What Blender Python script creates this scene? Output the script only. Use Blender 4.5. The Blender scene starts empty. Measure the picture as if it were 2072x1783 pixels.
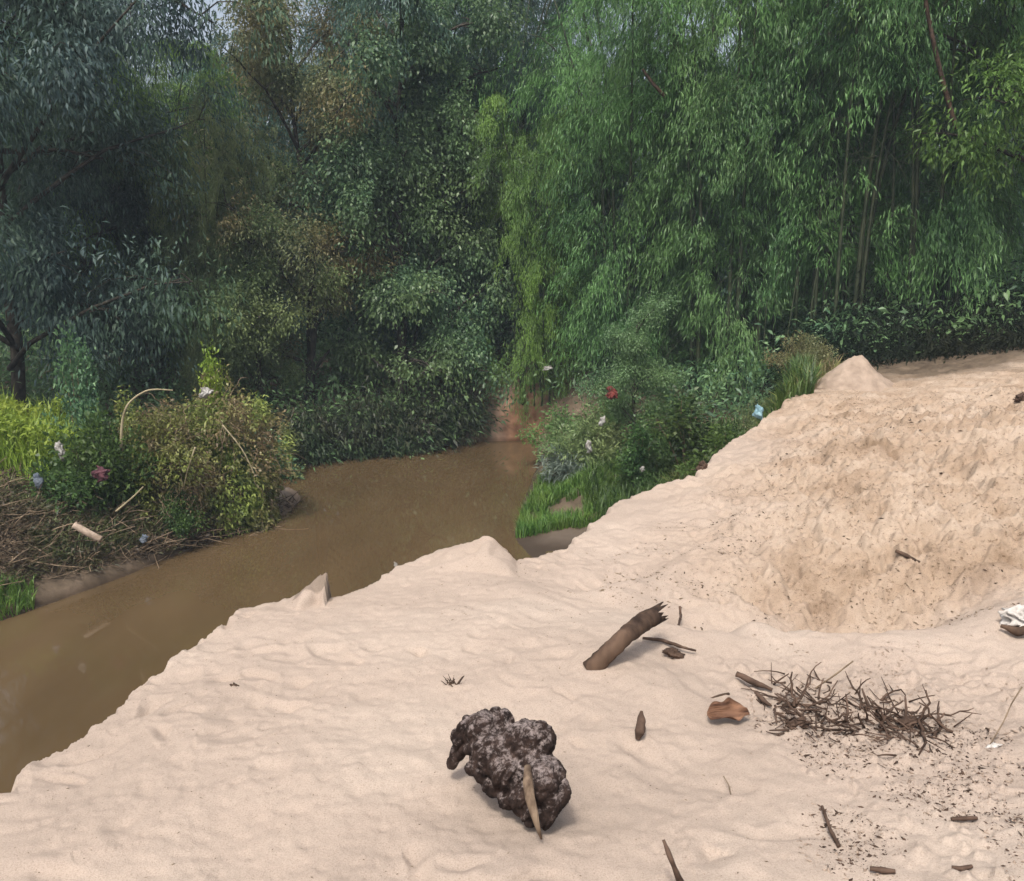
import bpy, bmesh, math
import numpy as np
from math import radians as rad
from mathutils import Vector, Matrix

SC = bpy.context.scene
COL = SC.collection

# ------------------------------------------------------------------ camera, sky, sun, exposure
W0, H0, F0 = 2072.0, 1783.0, 1794.0
PITCH = rad(11.7)
CAM = np.array([0.0, 0.0, 4.15])
cd = bpy.data.cameras.new("camera"); cam = bpy.data.objects.new("camera", cd); COL.objects.link(cam)
cam.location = CAM; cam.rotation_euler = (math.pi/2 - PITCH, 0, 0)
cd.sensor_width = 36; cd.lens = 36*F0/W0; cd.clip_start = 0.05; cd.clip_end = 2000
SC.camera = cam

SUN_EL, SUN_AZ = rad(61), rad(198)          # azimuth measured clockwise from +Y: from behind, a little left
w = bpy.data.worlds.new("World"); SC.world = w; w.use_nodes = True
nt = w.node_tree; bg = nt.nodes["Background"]
sky = nt.nodes.new("ShaderNodeTexSky"); sky.sky_type = 'NISHITA'; sky.sun_disc = False
sky.sun_elevation = SUN_EL; sky.sun_rotation = SUN_AZ; sky.dust_density = 6; sky.air_density = 1.0; sky.ozone_density = 1.0
hsv = nt.nodes.new("ShaderNodeHueSaturation"); hsv.inputs["Saturation"].default_value = .6    # thin cloud over the whole sky
nt.links.new(sky.outputs[0], hsv.inputs["Color"]); nt.links.new(hsv.outputs[0], bg.inputs[0]); bg.inputs[1].default_value = 0.15
sd = bpy.data.lights.new("sun", 'SUN'); sun = bpy.data.objects.new("sun", sd); COL.objects.link(sun)
sd.energy = 2.0; sd.angle = rad(7); sd.color = (1.0, 0.95, 0.88)
dvec = Vector((math.sin(SUN_AZ)*math.cos(SUN_EL), math.cos(SUN_AZ)*math.cos(SUN_EL), math.sin(SUN_EL)))
sun.rotation_euler = dvec.to_track_quat('Z', 'Y').to_euler()
SC.view_settings.view_transform = 'Standard'; SC.view_settings.look = 'None'
SC.view_settings.gamma = 1; SC.view_settings.exposure = 0.56; SC.view_settings.use_curve_mapping = False
SC.cycles.max_bounces = 6; SC.cycles.diffuse_bounces = 3; SC.cycles.transmission_bounces = 3
SC.cycles.transparent_max_bounces = 8

# ------------------------------------------------------------------ helpers
def ray(px, py):
    """unit-forward ray of a photograph position (2072 x 1783 measure)"""
    u = (px - W0/2)/F0; v = (H0/2 - py)/F0
    c, s = math.cos(PITCH), math.sin(PITCH)
    return np.array([u, c + v*s, -s + v*c])
def at_z(px, py, z):
    r = ray(px, py); t = (z - CAM[2])/r[2]; return CAM + r*t
def at_y(px, py, Y):
    r = ray(px, py); return CAM + r*(Y/r[1])
def depth_scale(Y): return Y/F0            # metres per photo pixel near depth Y

def hsh(ix, iy, iz, seed):
    n = (ix*374761393 + iy*668265263 + iz*2147483647 + seed*1274126177) & 0xffffffff
    n = ((n ^ (n >> 13))*1274126177) & 0xffffffff
    n = ((n ^ (n >> 16))*2246822519) & 0xffffffff
    return ((n ^ (n >> 15)) & 0xffffff)/float(0xffffff)
def vnoise2(x, y, seed=0):
    ix = np.floor(x).astype(np.int64); iy = np.floor(y).astype(np.int64)
    fx = x-ix; fy = y-iy; fx = fx*fx*fx*(fx*(fx*6-15)+10); fy = fy*fy*fy*(fy*(fy*6-15)+10)
    z = np.zeros_like(ix)
    a = hsh(ix, iy, z, seed); b = hsh(ix+1, iy, z, seed); c = hsh(ix, iy+1, z, seed); d = hsh(ix+1, iy+1, z, seed)
    return (a*(1-fx)+b*fx)*(1-fy) + (c*(1-fx)+d*fx)*fy
def fbm2(x, y, o=4, seed=0, g=.5):
    s = 0; a = 1; t = 0; r = 1.0
    for i in range(o):
        ca, sa = math.cos(.7*i+.3), math.sin(.7*i+.3)
        s = s + a*vnoise2((x*ca-y*sa)*r+17.3*i, (x*sa+y*ca)*r+5.1*i, seed+i*7); t += a; a *= g; r *= 2.03
    return s/t
def vnoise3(p, seed=0):
    i = np.floor(p).astype(np.int64); f = p-i; f = f*f*(3-2*f); r = 0
    for dx in (0, 1):
        for dy in (0, 1):
            for dz in (0, 1):
                wgt = (f[:, 0] if dx else 1-f[:, 0])*(f[:, 1] if dy else 1-f[:, 1])*(f[:, 2] if dz else 1-f[:, 2])
                r = r + wgt*hsh(i[:, 0]+dx, i[:, 1]+dy, i[:, 2]+dz, seed)
    return r
def cell2(x, y, seed=0):
    """F1 distance and id of jittered cells"""
    ix = np.floor(x).astype(np.int64); iy = np.floor(y).astype(np.int64); z = np.zeros_like(ix)
    best = np.full(x.shape, 9.0); bid = np.zeros(x.shape)
    for dx in (-1, 0, 1):
        for dy in (-1, 0, 1):
            jx = hsh(ix+dx, iy+dy, z, seed); jy = hsh(ix+dx, iy+dy, z+1, seed); h = hsh(ix+dx, iy+dy, z+2, seed)
            d = np.hypot(ix+dx+jx-x, iy+dy+jy-y); m = d < best
            best = np.where(m, d, best); bid = np.where(m, h, bid)
    return best, bid
def sstep(a, b, x):
    t = np.clip((x-a)/(b-a), 0, 1); return t*t*(3-2*t)
def unit(v): return v/np.maximum(np.linalg.norm(v, axis=-1, keepdims=True), 1e-9)

def mesh_from(name, V, faces, mats=(), tone=None, smooth=False, midx=None):
    """faces: (n,3) or (n,4) int array, or a list of such arrays"""
    if not isinstance(faces, list): faces = [faces]
    faces = [f for f in faces if len(f)]
    me = bpy.data.meshes.new(name)
    V = np.asarray(V, np.float32); me.vertices.add(len(V)); me.vertices.foreach_set("co", V.ravel())
    nl = sum(f.size for f in faces); nf = sum(len(f) for f in faces)
    me.loops.add(nl); me.polygons.add(nf)
    me.loops.foreach_set("vertex_index", np.concatenate([f.ravel() for f in faces]).astype(np.int32))
    st = np.concatenate([np.full(len(f), f.shape[1]) for f in faces]); ls = np.concatenate([[0], np.cumsum(st)[:-1]])
    me.polygons.foreach_set("loop_start", ls.astype(np.int32))
    try: me.polygons.foreach_set("loop_total", st.astype(np.int32))
    except Exception: pass
    for m in mats: me.materials.append(m)
    if midx is not None: me.polygons.foreach_set("material_index", np.asarray(midx, np.int32))
    if smooth: me.polygons.foreach_set("use_smooth", np.ones(nf, bool))
    if tone is not None:
        a = me.attributes.new("tone", 'FLOAT', 'FACE'); a.data.foreach_set("value", np.asarray(tone, np.float32))
    me.update(calc_edges=True); me.validate()
    return me
def link(name, me, parent=None, loc=None):
    o = bpy.data.objects.new(name, me); COL.objects.link(o)
    if parent is not None: o.parent = parent
    if loc is not None: o.location = loc
    return o
def tag(o, label, cat, group=None, kind=None):
    o["label"] = label; o["category"] = cat
    if group: o["group"] = group
    if kind: o["kind"] = kind
    return o
def empty(name, loc, label, cat, group=None):
    o = bpy.data.objects.new(name, None); COL.objects.link(o); o.location = loc
    o.empty_display_size = .2
    return tag(o, label, cat, group)

# ------------------------------------------------------------------ materials
def new_mat(name):
    m = bpy.data.materials.new(name); m.use_nodes = True
    return m, m.node_tree, m.node_tree.nodes["Principled BSDF"]
def N(nt, t, **k):
    n = nt.nodes.new("ShaderNode"+t)
    for a, b in k.items():
        if a in n.inputs: n.inputs[a].default_value = b
        else: setattr(n, a, b)
    return n
def ramp(nt, stops):
    r = nt.nodes.new("ShaderNodeValToRGB"); e = r.color_ramp.elements
    while len(e) < len(stops): e.new(.5)
    for i, (p, c) in enumerate(stops):
        e[i].position = p; e[i].color = (*c, 1)
    return r
def leaf_mat(name, cols, trans=.38, rough=.45, spec=.35, patch=None, pscale=.35):
    g_ = 1.65 if "bamboo" in name or name in ("dark_broad_leaf", "olive_leaf", "rust_leaf", "vine_leaf") else 1.1
    cols = [[c*g_ for c in k] for k in cols]; patch = [c*g_ for c in patch]
    m, nt, b = new_mat(name); L = nt.links
    at = N(nt, "Attribute", attribute_name="tone")
    r = ramp(nt, [(0, cols[0]), (.5, cols[1]), (1, cols[2])]); L.new(at.outputs["Fac"], r.inputs[0])
    tc = N(nt, "TexCoord"); geo = N(nt, "NewGeometry")
    nz = N(nt, "TexNoise", Scale=pscale, Detail=3.0); L.new(geo.outputs["Position"], nz.inputs["Vector"])
    mr = N(nt, "MapRange"); mr.inputs[1].default_value = .42; mr.inputs[2].default_value = .62
    L.new(nz.outputs["Fac"], mr.inputs[0])
    mx = N(nt, "MixRGB"); mx.blend_type = 'MIX'; L.new(mr.outputs[0], mx.inputs[0]); L.new(r.outputs[0], mx.inputs[1])
    pc = patch or [c*1.35 for c in cols[1]]
    r2 = ramp(nt, [(0, [c*.7 for c in pc]), (1, [c*1.3 for c in pc])]); L.new(at.outputs["Fac"], r2.inputs[0])
    L.new(r2.outputs[0], mx.inputs[2])
    oi = N(nt, "ObjectInfo"); hs = N(nt, "HueSaturation")
    m1 = N(nt, "MapRange"); m1.inputs[3].default_value = .8; m1.inputs[4].default_value = 1.2
    m2 = N(nt, "MapRange"); m2.inputs[3].default_value = .485; m2.inputs[4].default_value = .515
    L.new(oi.outputs["Random"], m1.inputs[0]); L.new(oi.outputs["Random"], m2.inputs[0])
    L.new(m1.outputs[0], hs.inputs["Value"]); L.new(m2.outputs[0], hs.inputs["Hue"]); L.new(mx.outputs[0], hs.inputs["Color"])
    L.new(hs.outputs[0], b.inputs["Base Color"])
    b.inputs["Roughness"].default_value = rough; b.inputs["Specular IOR Level"].default_value = spec
    tr = N(nt, "BsdfTranslucent"); L.new(hs.outputs[0], tr.inputs[0])
    ms = N(nt, "MixShader"); ms.inputs[0].default_value = trans
    L.new(b.outputs[0], ms.inputs[1]); L.new(tr.outputs[0], ms.inputs[2])
    L.new(ms.outputs[0], nt.nodes["Material Output"].inputs[0])
    return m
def plain(name, c1, c2, scale=20, rough=.85, spec=.2, bump=.3, bscale=60, trans=0, stretch=None):
    m, nt, b = new_mat(name); L = nt.links
    tc = N(nt, "TexCoord"); mp = N(nt, "Mapping"); L.new(tc.outputs["Object"], mp.inputs[0])
    if stretch: mp.inputs["Scale"].default_value = stretch
    nz = N(nt, "TexNoise", Scale=scale, Detail=6.0); L.new(mp.outputs[0], nz.inputs["Vector"])
    r = ramp(nt, [(.35, c1), (.65, c2)]); L.new(nz.outputs["Fac"], r.inputs[0]); L.new(r.outputs[0], b.inputs["Base Color"])
    n2 = N(nt, "TexNoise", Scale=bscale, Detail=5.0); L.new(mp.outputs[0], n2.inputs["Vector"])
    bp = N(nt, "Bump"); bp.inputs["Strength"].default_value = bump; bp.inputs["Distance"].default_value = .01
    L.new(n2.outputs["Fac"], bp.inputs["Height"]); L.new(bp.outputs[0], b.inputs["Normal"])
    b.inputs["Roughness"].default_value = rough; b.inputs["Specular IOR Level"].default_value = spec
    if trans:
        tr = N(nt, "BsdfTranslucent"); L.new(r.outputs[0], tr.inputs[0]); ms = N(nt, "MixShader"); ms.inputs[0].default_value = trans
        L.new(b.outputs[0], ms.inputs[1]); L.new(tr.outputs[0], ms.inputs[2]); L.new(ms.outputs[0], nt.nodes["Material Output"].inputs[0])
    return m

M = {}
M['bamboo'] = leaf_mat('bamboo_leaf', [(.028, .06, .026), (.06, .12, .04), (.12, .2, .07)], patch=(.08, .15, .045))
M['bamboo_blue'] = leaf_mat('bamboo_leaf_hazed', [(.025, .052, .045), (.05, .095, .075), (.1, .16, .12)], patch=(.05, .11, .065))  # bluish veil of the upper and rear forest mixed into the leaf colour
M['bamboo_bright'] = leaf_mat('bamboo_leaf_bright', [(.04, .09, .02), (.08, .16, .035), (.14, .24, .07)], patch=(.11, .2, .04))
M['dark_leaf'] = leaf_mat('dark_broad_leaf', [(.016, .030, .032), (.034, .058, .056), (.08, .115, .10)], patch=(.045, .075, .038), spec=.25, rough=.5)
M['olive_leaf'] = leaf_mat('olive_leaf', [(.045, .07, .03), (.09, .13, .055), (.17, .21, .09)], patch=(.11, .13, .05))
M['rust_leaf'] = leaf_mat('rust_leaf', [(.05, .065, .03), (.1, .125, .06), (.19, .21, .1)], patch=(.13, .11, .05), pscale=.6)
M['vine_leaf'] = leaf_mat('vine_leaf', [(.025, .06, .034), (.055, .11, .055), (.14, .22, .1)], patch=(.08, .13, .05), spec=.5)
M['shrub_leaf'] = leaf_mat('shrub_leaf', [(.022, .048, .016), (.048, .1, .028), (.11, .19, .055)], patch=(.08, .13, .03), pscale=1.0)
M['lime_leaf'] = leaf_mat('lime_leaf', [(.1, .17, .02), (.19, .3, .04), (.32, .42, .08)], patch=(.26, .33, .05), pscale=1.0)
M['tangle_leaf'] = leaf_mat('tangle_leaf', [(.06, .09, .02), (.17, .23, .05), (.36, .42, .12)], patch=(.22, .17, .09), pscale=1.6)
M['grass'] = leaf_mat('grass_blade', [(.035, .085, .016), (.07, .16, .026), (.15, .25, .05)], patch=(.12, .19, .035), pscale=1.5)
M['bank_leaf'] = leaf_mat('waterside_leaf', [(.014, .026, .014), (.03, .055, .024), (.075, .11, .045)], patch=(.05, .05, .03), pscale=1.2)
M['shade_leaf'] = leaf_mat('shade_darkened_leaf', [(.005, .011, .007), (.009, .02, .011), (.02, .038, .02)], patch=(.02, .024, .012), spec=.12, rough=.7)  # near-black leaf colour stands in for the shade of the bamboo hollow
M['dead_weed'] = leaf_mat('dead_weed_leaf', [(.03, .022, .014), (.075, .055, .035), (.16, .125, .08)], patch=(.06, .07, .025), pscale=1.5)
M['grey_leaf'] = leaf_mat('grey_green_leaf', [(.07, .11, .085), (.15, .2, .16), (.26, .31, .26)], patch=(.18, .22, .18), pscale=1.5)
M['culm'] = plain('bamboo_culm', (.02, .032, .014), (.065, .075, .038), scale=3, rough=.5, spec=.4)
M['bark'] = plain('bark', (.022, .019, .015), (.075, .064, .05), scale=8, bump=.6)
M['twig'] = plain('dry_twig', (.10, .07, .045), (.24, .18, .12), scale=9)
M['darktwig'] = plain('dark_twig', (.03, .018, .012), (.11, .07, .05), scale=15)
M['paletwig'] = plain('pale_twig', (.2, .17, .10), (.36, .31, .2), scale=9)
M['stick'] = plain('weathered_stick', (.022, .013, .009), (.105, .066, .044), scale=14, bump=.9, bscale=30, stretch=(1, 1, .15))
M['white_plastic'] = plain('white_plastic', (.16, .145, .12), (.5, .49, .46), scale=9, rough=.4, trans=.2)
M['blue_plastic'] = plain('blue_plastic', (.16, .3, .36), (.3, .46, .5), scale=6, rough=.4, trans=.2)
M['slate_plastic'] = plain('slate_plastic', (.06, .08, .11), (.2, .23, .27), scale=6, rough=.4, trans=.2)
M['red_cloth'] = plain('red_cloth', (.08, .02, .018), (.19, .045, .035), scale=8)
M['maroon_cloth'] = plain('maroon_cloth', (.04, .015, .02), (.12, .05, .06), scale=8)
M['pale_stone'] = plain('pale_stone', (.36, .33, .3), (.6, .57, .53), scale=14, bump=.7)
M['log'] = plain('pale_log', (.2, .15, .11), (.42, .33, .26), scale=8, bump=.6)

# ------------------------------------------------------------------ ground
def tps_fit(P, z):
    n = len(P); d = np.hypot(P[:, None, 0]-P[None, :, 0], P[:, None, 1]-P[None, :, 1]); K = np.where(d > 0, d*d*np.log(d+1e-12), 0)
    K += np.eye(n)*.15
    Q = np.c_[np.ones(n), P]; A = np.block([[K, Q], [Q.T, np.zeros((3, 3))]])
    return P, np.linalg.solve(A, np.r_[z, 0, 0, 0])
def tps_eval(m, x, y):
    P, c = m; s = c[-3]+c[-2]*x+c[-1]*y
    for (a, b), w_ in zip(P, c[:-3]):
        d2 = (x-a)**2+(y-b)**2; s = s+w_*.5*d2*np.log(d2+1e-12)
    return s
PLP = [(0, 1600, 2.45), (0, 1783, 2.5), (500, 1783, 2.52), (1036, 1783, 2.55), (500, 1225, 2.41), (740, 1195, 2.41), (1000, 1130, 2.42),
       (600, 1500, 2.5), (1000, 1400, 2.5), (1250, 1300, 2.5), (1700, 1600, 2.5), (2072, 1783, 2.58), (1400, 1600, 2.46), (1400, 1420, 2.44),
       (1500, 1150, 2.41), (1300, 1150, 2.37), (1200, 1080, 2.38), (1800, 1100, 2.52), (2072, 1100, 2.62), (1700, 1000, 2.64),
       (1400, 970, 2.45), (1500, 880, 2.52), (2072, 950, 2.84), (1900, 850, 2.84), (1650, 800, 2.66), (2072, 765, 2.84), (1850, 790, 2.68), (1850, 756, 2.56), (1950, 735, 2.66), (2072, 712, 2.84),
       (1720, 1235, 2.36), (1450, 1235, 2.38), (1950, 1230, 2.46)]
PW = [at_z(*p) for p in PLP]
PW += [(0, 0, 2.62), (-2, .5, 2.5), (3, 0, 2.66), (-2, -4, 2.6), (5, -4, 2.8), (6, 4, 2.8), (4, 3, 2.62), (8, 10, 2.9), (9, 16, 2.8), (4, 14, 2.45), (6.3, 15, 2.5), (14, 25, 3.0), (0, 30, 2.6),
       (16, 6, 3.0), (-6, 8, 2.3), (-4, 14, 2.3)]
PW = np.array([list(p) for p in PW]); TPS = tps_fit(PW[:, :2], PW[:, 2])
def hit(fn, px, py, t0=1.0, t1=60.0):
    r = ray(px, py); t = np.arange(t0, t1, .01); P = CAM[None]+t[:, None]*r[None]
    z = fn(P[:, 0], P[:, 1]); m = np.nonzero(P[:, 2] <= z)[0]
    return P[m[0]] if len(m) else P[-1]
plateau0 = lambda x, y: tps_eval(TPS, x, y)
EDGE_PX = [(-120, 1690), (0, 1606), (70, 1540), (160, 1490), (240, 1437), (330, 1352), (410, 1290), (500, 1222), (590, 1212), (640, 1212), (690, 1214), (745, 1188), (800, 1150), (880, 1120), (960, 1108),
           (1040, 1134), (1085, 1130), (1130, 1112), (1180, 1082), (1215, 1045), (1262, 1012), (1330, 985), (1400, 962), (1440, 925), (1490, 880), (1540, 850), (1590, 815), (1645, 790)]
E = [hit(plateau0, *p)[:2] for p in EDGE_PX]
E = [np.array([-2.6, -8.0]), np.array([-2.15, -1.0])] + E + [E[-1]+np.array([.25, 1.6]), np.array([5.0, 15.0]), np.array([9.0, 24.0]), np.array([20.0, 60.0])]
E = np.array(E)
def seg_sd(x, y, P, closed=False):
    n = len(P); best = np.full(np.shape(x), 1e9); sg = np.ones(np.shape(x)); par = np.zeros(np.shape(x))
    for i in range(n if closed else n-1):
        a = P[i]; b = P[(i+1) % n]; ab = b-a; L2 = ab@ab
        t = np.clip(((x-a[0])*ab[0]+(y-a[1])*ab[1])/L2, 0, 1)
        dx = x-a[0]-t*ab[0]; dy = y-a[1]-t*ab[1]; d = dx*dx+dy*dy; m = d < best-1e-12
        cr = ab[0]*(y-a[1])-ab[1]*(x-a[0])
        best = np.where(m, d, best); sg = np.where(m, np.sign(cr), sg)
    return np.sqrt(best), sg
RIV = [at_z(px, py, 0)[:2] for px, py in [(-400, 1420), (0, 1258), (120, 1216), (250, 1168), (330, 1135), (400, 1108), (450, 1090), (520, 1066), (580, 1042), (612, 1010), (600, 992), (560, 975), (575, 945), (700, 928), (850, 915), (980, 893), (1085, 890), (1088, 940), (1060, 1010), (1038, 1082), (1046, 1098)]]
RIV = np.array(RIV + [np.array(p) for p in [(.35, 11.6), (-.1, 9), (-.9, 7), (-1.9, 5.6), (-2.6, 4.2), (-2.9, 2), (-3.4, -3), (-4, -12), (-14, -12), (-11, 0)]])
def inside(x, y, P):
    c = np.zeros(np.shape(x), bool); n = len(P)
    for i in range(n):
        a = P[i]; b = P[i-1]
        cond = ((a[1] > y) != (b[1] > y)) & (x < (b[0]-a[0])*(y-a[1])/(b[1]-a[1]+1e-12)+a[0]); c ^= cond
    return c
LOWC = np.array([(-6.5, 10.6, .95, 1.4), (-8.5, 10, .9, 1.6), (-5.3, 12.4, .85, 1.4), (-4.8, 13.9, .85, 1.1), (-3.7, 15, .22, .34), (-3.5, 15.3, .22, .34), (-4.1, 14.6, .25, .4), (-9, 14, .5, 1.7), (-6.5, 16, .5, 1.3),
                 (-3, 19.5, .5, 1.0), (-4.5, 18.5, .5, 1.0), (-.5, 21, 1.3, 2.0), (.5, 20.3, 2.2, 2.2), (.8, 12, .07, .2), (.35, 13, .1, .25), (1.2, 14.5, .35, 1.2), (1.5, 12.6, .12, .5), (2.6, 15, .4, 2.), (2.8, 12.5, .5, 1.5), (4, 15, .5, 2.2),
                 (8, 18, .5, 2.5), (0, 30, .3, 2.5), (-15, 25, .3, 2.2), (-12, 6, .5, 1.8), (-1, 4, .1, .4), (0, 8, .1, .3), (3, 9, .2, .8), (5, 5, .2, .8)])
def low_ground(x, y):
    d, _ = seg_sd(x, y, RIV, True); ins = inside(x, y, RIV)
    ws = 0; s = 0; h = 0
    for a, b, c, e in LOWC:
        w_ = 1/((x-a)**2+(y-b)**2+.05)**2; ws = ws+w_; s = s+w_*c; h = h+w_*e
    s = s/ws; h = h/ws
    out = h*(1-np.exp(-d*s/h))
    nz = (fbm2(x*1.3, y*1.3, 4, 11)-.5)
    out = out + nz*np.minimum(d, 1)*.45
    return np.where(ins, -np.minimum(d*.5, 1.2)-.02, out), d, ins
def rid(x, y, P, w_, h):
    d, _ = seg_sd(x, y, np.array(P)); return h*np.exp(-(d/w_)**2)
BERM = [hit(plateau0, *p)[:2] for p in [(1345, 1262), (1430, 1300), (1510, 1275), (1600, 1290), (1740, 1318), (1850, 1300), (1950, 1275), (2072, 1235), (2300, 1180)]]
SM = [hit(plateau0, *p)[:2] for p in [(1240, 1352), (1330, 1400), (1450, 1520), (1560, 1640), (1700, 1783)]]
def blob(x, y, px, py, sx, sy, h, ang=0):
    c = hit(plateau0, px, py); dx = x-c[0]; dy = y-c[1]; ca, sa = math.cos(ang), math.sin(ang)
    a = dx*ca+dy*sa; b = -dx*sa+dy*ca; return h*np.exp(-(a/sx)**2-(b/sy)**2)
WEDGES = [(628, 1214, .15, .20, 12), (992, 1135, .20, .42, 3)]
def gold_mask(x, y):
    n = fbm2(x*.9, y*.9, 3, 5)
    c = hit(plateau0, 1750, 1180)
    g = sstep(4.05, 4.6, y+.25*(x-1.5)*0+n*.5-.25)*sstep(.2, 1.5, x-.35*(y-4)+n*.8-.4)
    return g
def terrain(x, y, full=True):
    x = np.asarray(x, float); y = np.asarray(y, float)
    zp = plateau0(x, y)
    d, sg = seg_sd(x, y, E); ds = -d*sg      # >0 on the plateau (right of the lip walking away)
    zp = zp+rid(x, y, BERM, .2, .075)
    zp = zp-blob(x, y, 1450, 1258, .3, .2, .12)+blob(x, y, 1530, 1290, .1, .12, .06)-blob(x, y, 1750, 1250, .55, .28, .15)
    zp = zp-rid(x, y, [hit(plateau0, 1190, 1180)[:2], hit(plateau0, 1300, 1160)[:2], hit(plateau0, 1400, 1110)[:2], hit(plateau0, 1470, 1030)[:2]], .12, .05)
    zp = zp+rid(x, y, [hit(plateau0, 1250, 1200)[:2], hit(plateau0, 1400, 1130)[:2], hit(plateau0, 1500, 1040)[:2]], .15, .05)
    zp = zp+blob(x, y, 1700, 1080, .8, .35, .09, .5)+blob(x, y, 1950, 1120, .5, .3, .07)-blob(x, y, 1900, 1200, .8, .25, .05)
    zp = zp+rid(x, y, SM[:2], .16, .045)
    # broken crust standing on the lip
    c = hit(plateau0, 665, 1216); dx = x-c[0]; dy = y-c[1]
    zp = zp+.135*np.clip(1.22*(1+dx/.21), 0, 1)*(dx < 0.0)*np.clip(1-np.abs(dy+.04*np.sin(dx*40))/.12, 0, 1)**.6*(.9+.2*fbm2(x*22, y*22, 3, 5))
    c = hit(plateau0, 1045, 1136); dx = x-c[0]; dy = y-c[1]
    zp = zp+.135*np.clip(np.minimum((dx+.5)/.36, (-dx)/.17), 0, 1)**.7*np.clip(1-np.abs(dy+.02+.15*dx)/.26, 0, 1)**.7*(.75+.5*fbm2(x*14, y*14, 3, 6))
    if full:
        gm = gold_mask(x, y)
        n1 = fbm2(x*2.2, y*2.2, 3, 1)-.5
        # wind and foot dimples of the pale sand
        wq = fbm2(x*5+9, y*5, 2, 91)-.5; a1, b1 = cell2(x*6+n1*3+wq*1.4, y*6.5+n1*2.5-wq*1.4, 3); dim = -(np.exp(-(a1/.40)**2)-.25)*b1**1.5*sstep(.36, .6, fbm2(x*1.5, y*1.7, 3, 71))*1.35
        a2, b2 = cell2(x*17+n1*2, y*19, 4); dim2 = -np.exp(-(a2/.4)**2)*b2*2
        smo = sstep(-.02, .12, ssd(x, y))*(1-sstep(.9, 1.1, ssd(x, y)))       # smooth wind-blown flank
        rough = 1-.75*smo
        zp = zp+(1-gm)*rough*(dim*.027+dim2*.003)+n1*.05+(fbm2(x*4, y*4, 5, 9, .55)-.5)*.045
        # ripples on the smooth flank
        rp = np.sin((x*.75+y*.66)*46+fbm2(x*3, y*3, 2, 8)*9)*(fbm2(x*2, y*2, 2, 31))
        zp = zp+smo*rp*.0026
        # clods and ruts of the dug soil
        s1, i1 = cell2(x*4.5+n1*2, y*4.0, 21); s2, i2 = cell2(x*11, y*10, 22); s3, i3 = cell2(x*24, y*22, 23)
        cl = (i1 > .35)*np.clip(1-s1/.62, 0, 1)*.065*i1 + (i2 > .3)*np.clip(1-s2/.55, 0, 1)*.075*i2+(i3 > .4)*np.clip(1-s3/.5, 0, 1)*.034*i3
        pit = (i1 < .2)*np.clip(1-s1/.6, 0, 1)*.08+(i2 < .2)*np.clip(1-s2/.5, 0, 1)*.05
        rg = 1-np.abs(fbm2(x*4+.6*n1, y*5, 4, 19, .62)*2-1)*2.2
        fd = 1-.65*sstep(6.5, 10.5, y)
        zp = zp+gm*fd*(-.055+cl*.75-pit*.9+(fbm2(x*1.7+y*.9, y*1.7-x*.5, 3, 14)-.5)*.17+(fbm2(x*7, y*7, 5, 17, .6)-.5)*.13+(rg-.4)*.035)
        # loose crumbs at lower right and near the lip
        cr = crumb_mask(x, y)
        zp = zp+cr*((i3 > .6)*np.clip(1-s3/.45, 0, 1)*.016+(i2 > .7)*np.clip(1-s2/.4, 0, 1)*.024+(fbm2(x*24, y*24, 3, 41)-.5)*.022)
    cliff = zp-np.maximum(0, -ds-.0+.09*(fbm2(x*9, y*9, 4, 77, .65)-.5 if full else 0))*(2.4)
    low, dr, ins = low_ground(x, y)
    low = np.where(sg < 0, low, low)
    return np.maximum(cliff, low), ds, low, cliff, dr, ins
def ssd(x, y):
    d, s = seg_sd(x, y, np.array(SM)); return d*s
def crumb_mask(x, y):
    c = hit_cache['crumb']; n = fbm2(x*3, y*3, 3, 51)
    m = sstep(.15, .45, x-.62-.15*(2.6-y)+n*.3-.15)*sstep(3.75, 3.4, y)
    return m
hit_cache = {'crumb': 0}
zfast = lambda x, y: terrain(x, y, False)[0]
def ground(px, py):
    p = hit(zfast, px, py); p[2] = gz(p[0], p[1]); return p
def gz(x, y): return float(terrain(np.array([x]), np.array([y]), True)[0][0])

# fan-shaped sheet, fine in front of the camera and reaching the horizon
yr = np.concatenate([np.linspace(-6, 1.2, 25)[:-1], np.linspace(1.2, 5.6, 440)[:-1], np.geomspace(5.6, 14, 330)[:-1], np.geomspace(14, 32, 90)[:-1], np.geomspace(32, 600, 16)])
uu = np.concatenate([np.linspace(-1.6, -.62, 40)[:-1], np.linspace(-.62, .62, 620), np.linspace(.62, 1.6, 40)[1:]])
YY, UU = np.meshgrid(yr, uu, indexing='ij')
XX = UU*np.where(YY > 1.2, YY, 1.2+(1.2-YY)*.9)
zz, ds, low, cliff, dr, ins = terrain(XX.ravel(), YY.ravel())
Xf, Yf = XX.ravel(), YY.ravel()
nr, nc = YY.shape
idx = np.arange(nr*nc).reshape(nr, nc)
Fq = np.stack([idx[:-1, :-1], idx[:-1, 1:], idx[1:, 1:], idx[1:, :-1]], -1).reshape(-1, 4)
gme = mesh_from('ground', np.c_[Xf, Yf, zz], Fq, smooth=True)
ca = gme.color_attributes.new("zone", 'FLOAT_COLOR', 'POINT')
gm = gold_mask(Xf, Yf)*(cliff >= low)
onlow = (low > cliff).astype(float)
bar = np.exp(-(((Xf+3.65)/.85)**2+((Yf-15.1)/1.1)**2)**2)
shelf = np.exp(-(((Xf-.7)/1.2)**2+((Yf-12.0)/1.3)**2)**2)
shelf = shelf*(Yf < 12.75)
cw = hit(plateau0, 640, 1212); mud = None; crust = (np.abs(Xf-cw[0]) < .1)*(np.abs(Yf-cw[1]-.03) < .13)*.55
sandlow = np.clip(bar, 0, 1)
orange = np.exp(-(((Xf-.3)/.7)**2+((Yf-20.1)/1.1)**2)**2)
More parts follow.
